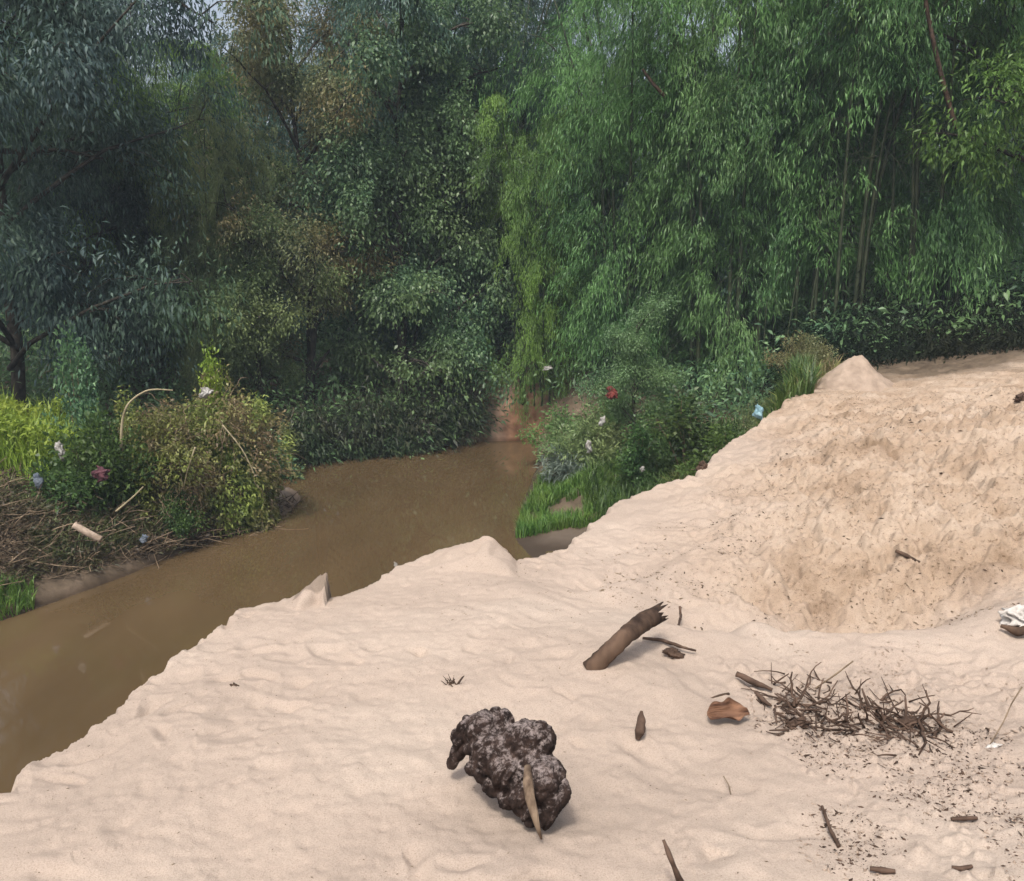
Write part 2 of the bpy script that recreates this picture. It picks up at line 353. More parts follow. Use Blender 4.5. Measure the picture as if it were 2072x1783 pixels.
mud = np.clip(onlow*(1-sandlow), 0, 1)*(1-orange)
mud = np.where((Yf > 10.5) & (cliff >= low), sstep(10.6, 12.4, Yf+fbm2(Xf*2, Yf*2, 3, 3)*1.2-.6), mud)
mud = np.maximum(mud, crust)
cols = np.c_[gm, mud, orange*onlow, shelf*onlow].astype(np.float32)
ca.data.foreach_set("color", cols.ravel())

m, nt, b = new_mat('sand_ground'); L = nt.links
za = N(nt, "Attribute", attribute_name="zone"); sp = N(nt, "SeparateColor"); L.new(za.outputs["Color"], sp.inputs[0])
geo = N(nt, "NewGeometry")
def gnoise(scale, det=5.0, rough=.55):
    n = N(nt, "TexNoise", Scale=scale, Detail=det, Roughness=rough); L.new(geo.outputs["Position"], n.inputs["Vector"]); return n
def mix(f, a, c, bt='MIX'):
    x = N(nt, "MixRGB"); x.blend_type = bt
    if isinstance(f, float): x.inputs[0].default_value = f
    else: L.new(f, x.inputs[0])
    for s, i in ((a, 1), (c, 2)):
        if isinstance(s, tuple): x.inputs[i].default_value = (*s, 1)
        else: L.new(s, x.inputs[i])
    return x.outputs[0]
pale = ramp(nt, [(.3, (.355, .285, .232)), (.5, (.405, .325, .265)), (.7, (.445, .365, .30))]); L.new(gnoise(1.1, 8.0).outputs[0], pale.inputs[0])
grain = ramp(nt, [(.25, (.6, .58, .56)), (.5, (1, 1, 1)), (.8, (1.1, 1.1, 1.1))]); L.new(gnoise(190, 3.0, .8).outputs[0], grain.inputs[0])
gold = ramp(nt, [(.3, (.21, .145, .095)), (.46, (.335, .25, .18)), (.62, (.405, .32, .245)), (.8, (.42, .335, .27))]); L.new(gnoise(1.9, 9.0, .7).outputs[0], gold.inputs[0])
speck = ramp(nt, [(.33, (.45, .38, .33)), (.43, (1, 1, 1)), (.8, (1.12, 1.12, 1.12))]); L.new(gnoise(34, 4.0, .75).outputs[0], speck.inputs[0])
goldc = mix(1.0, gold.outputs[0], speck.outputs[0], 'MULTIPLY')
mudc = ramp(nt, [(.3, (.055, .04, .028)), (.55, (.12, .09, .062)), (.75, (.2, .15, .11))]); L.new(gnoise(2.6, 8.0, .7).outputs[0], mudc.inputs[0])
orc = ramp(nt, [(.3, (.13, .065, .035)), (.7, (.32, .175, .105))]); L.new(gnoise(4, 6.0).outputs[0], orc.inputs[0])
c0 = mix(sp.outputs[0], pale.outputs[0], goldc)
c0 = mix(1.0, c0, grain.outputs[0], 'MULTIPLY')
c1 = mix(sp.outputs[1], c0, mudc.outputs[0]); c2 = mix(sp.outputs[2], c1, orc.outputs[0])
c3 = mix(za.outputs["Alpha"], c2, (.10, .078, .06))
xyz = N(nt, "SeparateXYZ"); L.new(geo.outputs["Position"], xyz.inputs[0])
wz_ = N(nt, "MapRange"); wz_.inputs[1].default_value = .02; wz_.inputs[2].default_value = .09; wz_.inputs[3].default_value = 1.0; wz_.inputs[4].default_value = 0.0; L.new(xyz.outputs[2], wz_.inputs[0])
wet = mix(1.0, c3, (.5, .47, .44), 'MULTIPLY'); c4 = mix(wz_.outputs[0], c3, wet)
L.new(c4, b.inputs["Base Color"])
b.inputs["Roughness"].default_value = .92; b.inputs["Specular IOR Level"].default_value = .15
bsum = N(nt, "Math"); bsum.operation = 'MULTIPLY_ADD'; L.new(gnoise(60, 6.0, .7).outputs[0], bsum.inputs[0]); bsum.inputs[1].default_value = .6; L.new(gnoise(240, 3.0, .8).outputs[0], bsum.inputs[2])
bp = N(nt, "Bump"); bp.inputs["Strength"].default_value = .6; bp.inputs["Distance"].default_value = .007
L.new(bsum.outputs[0], bp.inputs["Height"]); L.new(bp.outputs[0], b.inputs["Normal"])
gme.materials.append(m); M['sand'] = m
go = link('ground', gme); go["kind"] = "structure"; go["label"] = "pale sandy river bank with rutted golden soil, steep lip and muddy far banks"; go["category"] = "ground"

# ------------------------------------------------------------------ water
m, nt, b = new_mat('muddy_water'); L = nt.links
geo = N(nt, "NewGeometry"); mp = N(nt, "Mapping"); mp.inputs["Rotation"].default_value = (0, 0, .25); mp.inputs["Scale"].default_value = (1.2, .45, 1); L.new(geo.outputs["Position"], mp.inputs[0])
n1 = N(nt, "TexNoise", Scale=.7, Detail=4.0); L.new(mp.outputs[0], n1.inputs["Vector"])
r = ramp(nt, [(.3, (.068, .045, .022)), (.7, (.098, .066, .034))]); L.new(n1.outputs[0], r.inputs[0]); L.new(r.outputs[0], b.inputs["Base Color"])
b.inputs["Roughness"].default_value = .035; b.inputs["IOR"].default_value = 1.4; b.inputs["Specular IOR Level"].default_value = .5
n2 = N(nt, "TexNoise", Scale=1.5, Detail=2.0); L.new(mp.outputs[0], n2.inputs["Vector"])
bp = N(nt, "Bump"); bp.inputs["Strength"].default_value = .10; bp.inputs["Distance"].default_value = .03
L.new(n2.outputs[0], bp.inputs["Height"]); L.new(bp.outputs[0], b.inputs["Normal"])
wv = np.array([(-16, -12, 0), (3, -12, 0), (3, 24, 0), (-16, 24, 0)], float)
wo = link('water', mesh_from('water', wv, np.array([[0, 1, 2, 3]]), [m])); wo["kind"] = "structure"; wo["label"] = "still muddy brown river water"; wo["category"] = "water"

# ------------------------------------------------------------------ plant generators
def leaves(P, D, Ls, Ws, rng, up=.6, fold=.15):
    """n leaves as folded quads; returns verts, faces"""
    n = len(P); D = unit(D)
    Z = np.tile([0, 0, 1.0], (n, 1)); S = unit(np.cross(D, Z)+rng.normal(0, up, (n, 3)))
    S = unit(S-D*np.sum(S*D, 1, keepdims=True)); Nn = np.cross(S, D)
    L_ = Ls[:, None]; W_ = Ws[:, None]
    a = P; c = P+D*L_-np.array([0, 0, 1.0])*L_*.18; mid = P+D*L_*.45
    l = mid-S*W_*.5+Nn*W_*fold; r_ = mid+S*W_*.5+Nn*W_*fold
    V = np.stack([a, r_, c, l], 1).reshape(-1, 3); F = np.arange(4*n).reshape(n, 4)
    return V, F
def tube(P, R, sides=6, cap=True):
    P = np.asarray(P, float); n = len(P); R = np.asarray(R, float)
    T = np.gradient(P, axis=0); T = unit(T); ref = np.array([.31, .95, .07]) if abs(T[:, 1]).mean() < .85 else np.array([.95, .2, .1])
    A = unit(np.cross(T, ref)); B = np.cross(T, A)
    th = np.arange(sides)*2*np.pi/sides
    V = (P[:, None]+R[:, None, None]*(np.cos(th)[None, :, None]*A[:, None]+np.sin(th)[None, :, None]*B[:, None])).reshape(-1, 3)
    i = np.arange(n-1)[:, None]*sides; j = np.arange(sides)[None]; j2 = (j+1) % sides
    F = np.stack([i+j, i+j2, i+sides+j2, i+sides+j], -1).reshape(-1, 4)
    if cap:
        V = np.r_[V, P[:1], P[-1:]]; c0, c1 = n*sides, n*sides+1; jj = np.arange(sides); k2 = (jj+1) % sides
        F = [F, np.stack([np.full(sides, c0), k2, jj], -1), np.stack([np.full(sides, c1), (n-1)*sides+jj, (n-1)*sides+k2], -1)]
    else: F = [F]
    return V, F
class Bag:
    def __init__(s): s.V = []; s.F = {3: [], 4: []}; s.n = 0
    def add(s, V, F):
        for f in (F if isinstance(F, list) else [F]): s.F[f.shape[1]].append(f+s.n)
        s.V.append(V); s.n += len(V)
    def mesh(s, name, mats, smooth=True, rng=None):
        F = [np.concatenate(s.F[k]) for k in (3, 4) if s.F[k]]
        tone = rng.random(sum(len(f) for f in F)) if rng is not None else None
        return mesh_from(name, np.concatenate(s.V), F, mats, tone, smooth)
def leaf_mesh(name, P, D, L_, W_, rng, mat, up=.6, skew=1.0, tb=None):
    V, F = leaves(P, D, L_, W_, rng, up)
    cl = vnoise3(P*1.1, 5)*.35
    tn = rng.random(len(P))**skew*.75+cl
    if tb is not None: tn = tn*.5+tb*.6-.05
    return mesh_from(name, V, F, [mat], np.clip(tn, 0, 1))

def bamboo_parts(seed, H=12.0, n_culm=13, smin=.2, spread=3.2, per=290, nb=38, leafL=.125, leafW=.020, mat='bamboo', culm_r=.045, base_r=.9):
    rng = np.random.default_rng(seed); culms = []; P = []; D = []; TB = []; br = Bag()
    for k in range(n_culm):
        az = 2*np.pi*(k+rng.random())/n_culm; out = np.array([np.cos(az), np.sin(az), 0]); h = H*rng.uniform(.72, 1.05)
        b0 = out*rng.uniform(.2, base_r); R = spread*rng.uniform(.35, 1.05)
        def path(s, b0=b0, out=out, h=h, R=R):
            s = np.asarray(s)[..., None]; return b0+out*R*s**2.4+np.array([0, 0, 1.0])*h*(s-.2*s**5)
        s = np.linspace(0, 1, 16); culms.append((path(s), culm_r*rng.uniform(.7, 1.2)*(1-.85*s**1.3)))
        for j in range(nb):
            s0 = smin+(1-smin)*rng.random(); p0 = path(s0); a2 = rng.random()*2*np.pi
            dr_ = unit(np.array([np.cos(a2), np.sin(a2), 0])+out*.5)+np.array([0, 0, rng.uniform(0, .6)])
            l = rng.uniform(.5, 1.0)*(.8+1.2*(1-abs(s0-.5)))*.95
            def q(t, p0=p0, dr_=dr_, l=l): t = np.asarray(t)[..., None]; return p0+dr_*l*t-np.array([0, 0, 1.0])*l*.95*t**2
            tt = np.linspace(0, 1, 4); br.add(*tube(q(tt), .008*(1-.8*tt), 3, False))
            m_ = int(per*rng.uniform(.6, 1.3)*l/1.2)
            t = rng.uniform(.12, 1.05, m_); c = q(t)+rng.normal(0, 1, (m_, 3))*(.05+.085*l*t[:, None]*.8)*np.array([1, 1, .9])
            tan = dr_[None]-np.array([0, 0, 1.9])*t[:, None]
            d = unit(tan)*.7+rng.normal(0, .42, (m_, 3))+np.array([0, 0, -.55])
            P.append(c); D.append(d); TB.append(np.full(m_, rng.random()))
    P = np.concatenate(P); D = np.concatenate(D); TB = np.concatenate(TB)
    v_ = vnoise3(P*np.array([.85, .85, .55])+seed*9.7, 3)*.7+vnoise3(P*2.1+seed, 4)*.3; k_ = v_ > .47; P, D, TB = P[k_], D[k_], TB[k_]; n = len(P)
    fol = leaf_mesh('foliage', P, D, leafL*rng.uniform(.6, 1.3, n), leafW*rng.uniform(.7, 1.3, n), rng, M[mat], .5, tb=TB)
    cm = []
    for c, r_ in culms:
        V, F = tube(c, r_, 6); cm.append(mesh_from('culm', V, F, [M['culm']], smooth=True))
    return [('foliage', fol), ('branches', br.mesh('branches', [M['culm']], True))]+[('culm', c) for c in cm]

def tree_parts(seed, H=9.0, trunk_r=.14, n_limb=12, smin=.25, crown=2.6, nl=36000, leafL=.1, leafW=.045, mat='dark_leaf', droop=.5, clump=.28, lean=(0, 0), bare=0.0):
    rng = np.random.default_rng(seed)
    s = np.linspace(0, 1, 10); wob = np.cumsum(rng.normal(0, .06, (10, 2)), 0)*H/9
    T = np.c_[wob[:, 0]+lean[0]*s, wob[:, 1]+lean[1]*s, s*H*.92]; trunk = tube(T, trunk_r*(1-.8*s), 8)
    limbs = []; tips = []
    for k in range(n_limb):
        s0 = smin+(1-smin)*(k+rng.random())/n_limb; i = s0*9; i0 = int(min(i, 8)); p0 = T[i0]+(T[i0+1]-T[i0])*(i-i0)
        az = k*2.4+rng.normal(0, .4); l = crown*rng.uniform(.45, 1.2)*(1.1-.45*s0)
        d = np.array([np.cos(az), np.sin(az), rng.uniform(.1, 1.5)])
        t = np.linspace(0, 1, 7); L1 = p0+d*l*t[:, None]-np.array([0, 0, 1.0])*l*.35*t[:, None]**2+np.cumsum(rng.normal(0, .035*l/2, (7, 3)), 0)
        bag = Bag(); bag.add(*tube(L1, trunk_r*.42*(1-.8*t), 5))
        for j in range(9):
            u = rng.uniform(.25, 1); k0 = int(min(u*6, 5)); q0 = L1[k0]+(L1[k0+1]-L1[k0])*(u*6-k0)
            a2 = rng.random()*2*np.pi; d2 = unit(np.array([np.cos(a2), np.sin(a2), rng.uniform(-.2, .8)])+d*.5)*l*rng.uniform(.2, .42)
            t2 = np.linspace(0, 1, 4); L2 = q0+d2*t2[:, None]-np.array([0, 0, .25*l])*t2[:, None]**2*droop
            bag.add(*tube(L2, trunk_r*.13*(1-.7*t2), 3, False)); tips += [L2[1], L2[2], L2[3], L2[3]]
        limbs.append(bag)
    tips = np.array(tips); nt_ = len(tips); wt = rng.random(nt_)**1.5+.1; wt /= wt.sum()
    ci = rng.choice(nt_, nl, p=wt); off = rng.normal(0, 1, (nl, 3)); rr = rng.random((nl, 1))**.5
    P = tips[ci]+unit(off)*rr*clump*np.array([1.1, 1.1, 1.2])*(1+1.2*hsh(ci, ci*0, ci*0, seed))[:, None]
    D = unit(off)*.6+np.array([0, 0, -droop])+rng.normal(0, .35, (nl, 3))
    v_ = vnoise3(P*np.array([1.1, 1.1, 1.0])+seed*3.3, 3)*.65+vnoise3(P*2.6+seed, 4)*.35; k_ = v_ > .42; P, D = P[k_], D[k_]; nl = len(P)
    fol = leaf_mesh('crown', P, D, leafL*rng.uniform(.6, 1.3, nl), leafW*rng.uniform(.7, 1.25, nl), rng, M[mat], .6)
    return [('crown', fol), ('trunk', mesh_from('trunk', *trunk, [M['bark']], smooth=True))]+[('limb', b.mesh('limb', [M['bark']])) for b in limbs]

def place(name, parts, loc, rz, sc, label, cat, group=None, mats=None, tilt=(0, 0)):
    t = empty(name, loc, label, cat, group); t.rotation_euler = (tilt[0], tilt[1], rz); t.scale = sc if hasattr(sc, '__len__') else (sc,)*3
    for nme, me in parts:
        o = link(nme, me, t)
        if mats and nme in mats:
            o.material_slots[0].link = 'OBJECT'; o.material_slots[0].material = M[mats[nme]]
    return t

BA = bamboo_parts(1, 12.5, 14, .06, 3.3)
BB = bamboo_parts(2, 12.0, 13, .04, 2.8)
BC = bamboo_parts(3, 13.0, 13, .15, 3.8)
def X(px, Y): return (px-W0/2)/F0*Y
FOREST = [  # px, depth, parts, turn, scale, foliage material, label
    (330, 21.5, BB, .3, .84, 'bamboo_bright', "fresh green bamboo clump rising left of centre beside the dark big-leaved tree"),
    (430, 18.9, BC, 2.0, (.42, .42, .62), 'olive_leaf', "slim olive bamboo clump with straight thin stems on the far bank"),
    (820, 22.8, BA, 1.1, 1.05, 'bamboo_blue', "tall blue-green bamboo with drooping sprays above the vine-covered tree"),
    (1010, 24.0, BC, 3.1, 1.1, 'bamboo_blue', "tall dark blue-green bamboo at the top centre of the forest"),
    (1080, 20.6, BB, 4.0, (.6, .6, .72), 'bamboo_bright', "light green bamboo clump at the river's far right corner above the orange earth"),
    (1270, 19.6, BA, .8, .95, 'bamboo', "broad mid-green bamboo clump leaning over the right bank shrubs"),
    (1480, 18.4, BB, 2.6, 1.0, 'bamboo', "feathery green bamboo clump behind the blue bag on the right bank"),
    (1680, 17.2, BC, 5.0, .98, 'bamboo', "large bamboo clump with pale bare culms above the grey sand heap"),
    (1880, 16.6, BC, 3.6, .95, 'bamboo', "dense bamboo clump over the dark hollow right of the sand heap"),
    (80, 24.5, BC, 1.4, 1.0, 'bamboo_blue', "shadowed bamboo clump behind the dark big-leaved tree"),
    (530, 25.5, BB, 5.3, .9, 'bamboo_blue', "bluish bamboo clump standing behind the rust-tinted tree"),
    (1640, 23.0, BA, 5.8, 1.1, 'bamboo', "bamboo clump in the back row behind the pale culms"),
    (2080, 21.5, BB, 4.4, 1.1, 'bamboo', "bamboo clump in the back row at the right picture edge"),
]
for px, Y, parts, rz, sc, mt, lab in FOREST:
    x = X(px, Y); z = gz(x, Y)-.05
    if lab.startswith("tall blue-green") or True:
        place('bamboo_clump', parts, (x, Y, z), rz, sc, lab, 'bamboo', 'bamboo clumps along the river', {'foliage': mt})
T1 = tree_parts(11, 12.5, .13, 34, .06, 4.4, 150000, .125, .038, 'dark_leaf', .9, .42)
T2 = tree_parts(12, 8.8, .1, 26, .06, 2.4, 60000, .085, .033, 'rust_leaf', .3, .3)
T3 = tree_parts(13, 10.0, .14, 34, .03, 2.5, 80000, .10, .055, 'vine_leaf', .6, .34)
T4 = tree_parts(14, 9.5, .13, 26, .28, 2.9, 70000, .11, .035, 'bamboo_bright', .5, .32)
T5 = tree_parts(15, 6.0, .08, 20, .05, 2.1, 40000, .09, .045, 'vine_leaf', .4, .28)
for parts, px, Y, rz, sc, lab, mt in [
    (T1, 20, 16.2, .3, 1.0, "big dark tree with long drooping leaves at the left picture edge", 'dark_leaf'),
    (T1, 190, 20.5, 2.5, .74, "dark long-leaved tree standing behind and right of the big one at the left edge", 'dark_leaf'),
    (T2, 625, 20.3, .5, 1.05, "slender tree with rust and olive tinted leaves on the far bank", 'rust_leaf'),
    (T3, 790, 20.2, 1.2, .92, "vine-covered tree with glossy round leaves on the far bank", 'vine_leaf'),
    (T3, 930, 21.6, 3.9, .85, "narrower vine-draped tree right of the vine-covered one at the water's far end", 'vine_leaf'),
    (T4, 2060, 15.6, .9, 1.0, "bright green leafy tree at the right picture edge", 'bamboo_bright'),
    (T5, 520, 19.2, 2.2, .8, "low olive bushy tree at the waterside behind the vine-tangled mound", 'olive_leaf'),
    (T5, 1290, 15.8, .2, .42, "small dark round-leaved tree among the shrubs of the right bank", 'vine_leaf')]:
    x = X(px, Y); place('broadleaf_tree', parts, (x, Y, gz(x, Y)-.05), rz, sc, lab, 'tree', None, {'crown': mt})

# far-off wood that reads as one mass behind the named trees
rng = np.random.default_rng(77)
n = 150000; wx = rng.uniform(-24, 22, n); wy = rng.uniform(27, 31, n); wz = 2+rng.random(n)*8.2
keep = vnoise3(np.c_[wx*.5, wy*.5, wz*.45], 9) > .26+.06*np.maximum(0, wz-6.5)
P = np.c_[wx, wy, wz][keep]; n = len(P)
for hx_, hz_, hr_ in [(-10.8, 11.4, 1.5), (5.6, 11.2, 1.3), (-6.9, 8.4, .6), (-13.5, 10.8, .7), (16.2, 10.5, .8)]:
    k_ = np.hypot((P[:, 0]-hx_), (P[:, 2]-hz_)*.6) > hr_; P = P[k_]
n = len(P)
me = leaf_mesh('far_wood', P, rng.normal(0, .6, (n, 3))+np.array([0, 0, -.6]), rng.uniform(.25, .5, n), rng.uniform(.09, .17, n), rng, M['bamboo_blue'])
tag(link('far_wood', me), "dark uncountable wood behind the bamboo", "wood", None, "stuff")

# ------------------------------------------------------------------ shrubs, grass, brush
def shrub_parts(seed, H=1.2, R=.8, n_stem=16, nl=5000, leafL=.07, leafW=.035, mat='shrub_leaf', up=.7, clump=.16, flop=.35):
    rng = np.random.default_rng(seed); bag = Bag(); tips = []
    for k in range(n_stem):
        az = rng.random()*2*np.pi; r_ = R*rng.random()**.6; h = H*rng.uniform(.5, 1.05)*(1-.45*(r_/R)**2)
        t = np.linspace(0, 1, 6)[:, None]; e = np.array([np.cos(az)*r_, np.sin(az)*r_, 0])
        Pp = e*t**.8+np.array([0, 0, 1])*h*(t*1.25-.25*t**2-flop*(r_/R)*t**3*.5)+rng.normal(0, .02, (6, 3))*t
        bag.add(*tube(Pp, .012*H/1.2*(1-.7*t[:, 0]), 4, False)); tips += [Pp[i] for i in (2, 3, 4, 5, 5)]
    tips = np.array(tips); ci = rng.integers(0, len(tips), nl); off = unit(rng.normal(0, 1, (nl, 3)))
    P = tips[ci]+off*clump*rng.random((nl, 1))**.6*1.5; P[:, 2] = np.maximum(P[:, 2], .02)
    D = off*.7+np.array([0, 0, .25])+rng.normal(0, .4, (nl, 3))
    return [('foliage', leaf_mesh('foliage', P, D, leafL*rng.uniform(.5, 1.3, nl), leafW*rng.uniform(.6, 1.2, nl), rng, M[mat], up)), ('stems', bag.mesh('stems', [M['twig']]))]
def grass_obj(name, pts, h, wd, mat, seed, label, cat, lean=.35, stuff=True):
    rng = np.random.default_rng(seed); n = len(pts); az = rng.random(n)*2*np.pi; hh = h*rng.uniform(.5, 1.15, n)
    dirn = np.c_[np.cos(az), np.sin(az), np.zeros(n)]; ln = lean*rng.uniform(.3, 1.3, n)
    S = np.c_[-np.sin(az), np.cos(az), np.zeros(n)]*(wd*rng.uniform(.6, 1.2, n))[:, None]*.5
    a = pts; m1 = pts+dirn*(hh*ln*.3)[:, None]+np.array([0, 0, 1])*(hh*.55)[:, None]; tp = pts+dirn*(hh*ln)[:, None]+np.array([0, 0, 1])*(hh*(1-.3*ln))[:, None]
    V = np.stack([a-S, a+S, m1+S*.8, m1-S*.8, tp], 1).reshape(-1, 3); k = np.arange(n)[:, None]*5
    F4 = np.c_[k, k+1, k+2, k+3]; F3 = np.c_[k+3, k+2, k+4]; tn = rng.random(n)
    me = mesh_from(name, V, [F4, F3], [M[mat]], np.r_[tn, tn]); o = link(name, me)
    return tag(o, label, cat, None, "stuff" if stuff else None)
def scatter_poly(pxpoly, n, rng, grow=1.0, zf=None):
    """random ground points inside a world polygon given by photo positions that lie on the ground"""
    P = np.array([ground(*p)[:2] for p in pxpoly]); lo = P.min(0); hi = P.max(0); out = []
    while sum(len(o) for o in out) < n:
        q = rng.uniform(lo, hi, (n*2, 2)); out.append(q[inside(q[:, 0], q[:, 1], P)])
    q = np.concatenate(out)[:n]; return np.c_[q, terrain(q[:, 0], q[:, 1])[0]]
def scatter_world(poly, n, rng):
    P = np.array(poly, float); lo = P.min(0); hi = P.max(0); out = []
    while sum(len(o) for o in out) < n:
        q = rng.uniform(lo, hi, (n*2, 2)); out.append(q[inside(q[:, 0], q[:, 1], P)])
    q = np.concatenate(out)[:n]; z, ds_, lo_, cl_, dr_, in_ = terrain(q[:, 0], q[:, 1]); k = ~(in_ & (cl_ < 0))
    return np.c_[q, z][k]

rng = np.random.default_rng(5)
# plants added to darken the hollow under the right-hand bamboo, shade in their colour
P = scatter_world([(4.6, 13.9), (7, 13.5), (12, 12.9), (14, 16), (8, 17.5), (4.8, 16.5)], 900, rng)
n = 60000; ci = rng.integers(0, len(P), n); off = rng.normal(0, 1, (n, 3))
Q = P[ci]+off*np.array([.22, .22, 0])+np.c_[np.zeros(n), np.zeros(n), rng.random(n)*(rng.uniform(.1, 1.0, len(P))*(.2+1.9*fbm2(P[:, 0]*.8, P[:, 1]*.8, 3, 12)**1.5)*sstep(0, 2.2, P[:, 1]-13.2+.2)+.08)[ci]]
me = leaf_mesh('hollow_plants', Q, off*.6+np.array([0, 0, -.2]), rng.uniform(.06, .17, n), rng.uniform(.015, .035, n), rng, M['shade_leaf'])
tag(link('hollow_plants', me), "plants with shade put into their leaf colour, added to darken the hollow under the bamboo right of the sand heap", "undergrowth", None, "stuff")
# plants hanging over the far waterline
P = scatter_world([(-6, 16.5), (-4.7, 17.35), (-3.4, 18.05), (-1.9, 18.7), (-.75, 19.75), (-.9, 20.3), (-2.2, 19.6), (-4, 18.8), (-6, 17.7)], 500, rng)
n = 34000; ci = rng.integers(0, len(P), n); off = rng.normal(0, 1, (n, 3))
Q = P[ci]+off*np.array([.22, .22, 0])+np.c_[np.zeros(n), np.zeros(n), rng.random(n)*(rng.uniform(.1, .9, len(P))+2.6*np.maximum(0, fbm2(P[:, 0]*.9, P[:, 1]*.9, 3, 8)-.5)*rng.random(len(P))*2)[ci]]
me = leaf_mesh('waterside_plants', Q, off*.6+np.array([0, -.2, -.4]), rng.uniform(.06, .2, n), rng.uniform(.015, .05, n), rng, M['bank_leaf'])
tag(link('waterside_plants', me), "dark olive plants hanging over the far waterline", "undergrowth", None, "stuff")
# undergrowth on the far banks and forest floor (uncountable)
P = scatter_world([(-14, 16.6), (-6, 16.6), (-4.7, 17.4), (-3.4, 18.1), (-1.9, 18.8), (-.8, 19.9), (-.4, 21.2), (1.0, 21.5), (1.2, 19.2), (2.5, 17.0), (4.2, 14.8), (7, 14.3), (14, 13.8), (22, 27), (-22, 27)], 2200, rng)
n = 110000; ci = rng.integers(0, len(P), n); off = rng.normal(0, 1, (n, 3)); hcl = rng.uniform(.25, 1.3, len(P))
Q = P[ci]+off*np.array([.3, .3, 0])+np.c_[np.zeros(n), np.zeros(n), rng.random(n)*hcl[ci]]
me = leaf_mesh('undergrowth', Q, off*.6+np.array([0, 0, .2]), rng.uniform(.08, .22, n), rng.uniform(.03, .07, n), rng, M['vine_leaf'])
tag(link('undergrowth', me), "dark leafy undergrowth covering the forest floor and far bank", "undergrowth", None, "stuff")

S1 = shrub_parts(21, 1.2, .8); S2 = shrub_parts(22, 1.0, .9, 22, 6000, .1, .03, 'vine_leaf'); S3 = shrub_parts(23, 1.6, .6, 12, 2600, .09, .05, 'shrub_leaf')
S4 = shrub_parts(24, 1.0, .8, 30, 7000, .06, .028, 'tangle_leaf', clump=.13); S5 = shrub_parts(25, .9, .7, 26, 1500, .22, .03, 'grey_leaf', up=.4, clump=.12)
def shrub(name, parts, px, py, Y, hpx, label, mt=None, cat='shrub', grp=None, H0_=1.2, rz=None, wide=1.0):
    """base near photo position px,py at depth Y on the ground; height hpx in photo pixels"""
    x = X(px, Y); s = hpx*depth_scale(Y)/H0_
    return place(name, parts, (x, Y, gz(x, Y)-.03), rz if rz is not None else px*.37, (s*wide, s*wide, s), label, cat, grp, {'foliage': mt} if mt else None)
RB = 'shrubs on the right bank'
shrub('shrub', S1, 1130, 0, 17.2, 110, "dark leafy shrub at the water's edge right of the orange earth bank", 'bamboo', grp=RB, wide=1.1)
shrub('shrub', S2, 1200, 0, 15.6, 120, "grey-leaved arching shrub just above the bright grass of the right bank", 'olive_leaf', grp=RB, H0_=1.0)
shrub('shrub', S3, 1290, 0, 14.0, 120, "dark green shrub in the middle of the right bank slope above the grass", 'shrub_leaf', grp=RB)
shrub('shrub', S3, 1400, 0, 13.4, 190, "tall leafy shrub rising against the dark bamboo on the right bank", 'shrub_leaf', grp=RB, H0_=1.6, wide=1.3)
shrub('shrub', S1, 1350, 0, 11.8, 120, "olive shrub hugging the sand edge below the tall leafy shrub", 'shrub_leaf', grp=RB)
shrub('shrub', S3, 1480, 0, 12.2, 130, "bright green leafy shrub left of the pale blue bag", 'shrub_leaf', grp=RB, H0_=1.6, wide=1.5)
shrub('shrub', S4, 1560, 0, 13.6, 90, "dry yellowish shrub behind the pale blue bag", 'olive_leaf', grp=RB, H0_=1.0)
shrub('shrub', S4, 1625, 0, 13.2, 80, "low dry shrub next to the grey sand heap", 'rust_leaf', grp=RB, H0_=1.0)
shrub('shrub', S4, 1430, 0, 10.2, 70, "small dry shrub spilling over the sand lip under the blue bag", 'olive_leaf', grp=RB, H0_=1.0)
shrub('shrub', S1, 1230, 0, 17.5, 95, "shadowed shrub behind the red rag on the right bank", 'bamboo', grp=RB)
shrub('spiky_plant', S5, 1150, 0, 15.2, 80, "grey-green strap-leaved plant by the water on the right bank", None, 'plant', H0_=.9)
P = scatter_pts = scatter_world([(.05, 12.75), (.1, 13.5), (.35, 15.0), (.6, 16.6), (1.4, 16.4), (1.9, 14.5), (1.75, 13.0), (1.2, 12.75)], 13000, rng)
P = P[fbm2(P[:, 0]*3, P[:, 1]*3, 3, 15) > .36]
grass_obj('grass', P, .24, .013, 'grass', 3, "bright green grass patch by the water on the right bank", "grass", .6)
P = scatter_world([(1.4, 12.2), (1.2, 14), (1.5, 17), (3.4, 15.5), (4.6, 14), (4.0, 11.6), (3.4, 9.9), (2.3, 8.8), (2.0, 10.5)], 12000, rng)
grass_obj('weeds', P, .38, .02, 'shrub_leaf', 4, "mixed low weeds covering the right bank slope", "weeds", .7)

P = scatter_world([(1.9, 8.6), (1.9, 10.5), (2.6, 13.5), (4.2, 14.3), (5.0, 13.4), (4.1, 11.3), (3.2, 9.9), (2.35, 8.8)], 5200, rng); P = P[fbm2(P[:, 0]*2, P[:, 1]*2, 3, 6) > .45]
grass_obj('dry_weeds', P, .32, .02, 'tangle_leaf', 15, "scruffy dry weeds along the sand lip of the right bank", "weeds", .9)
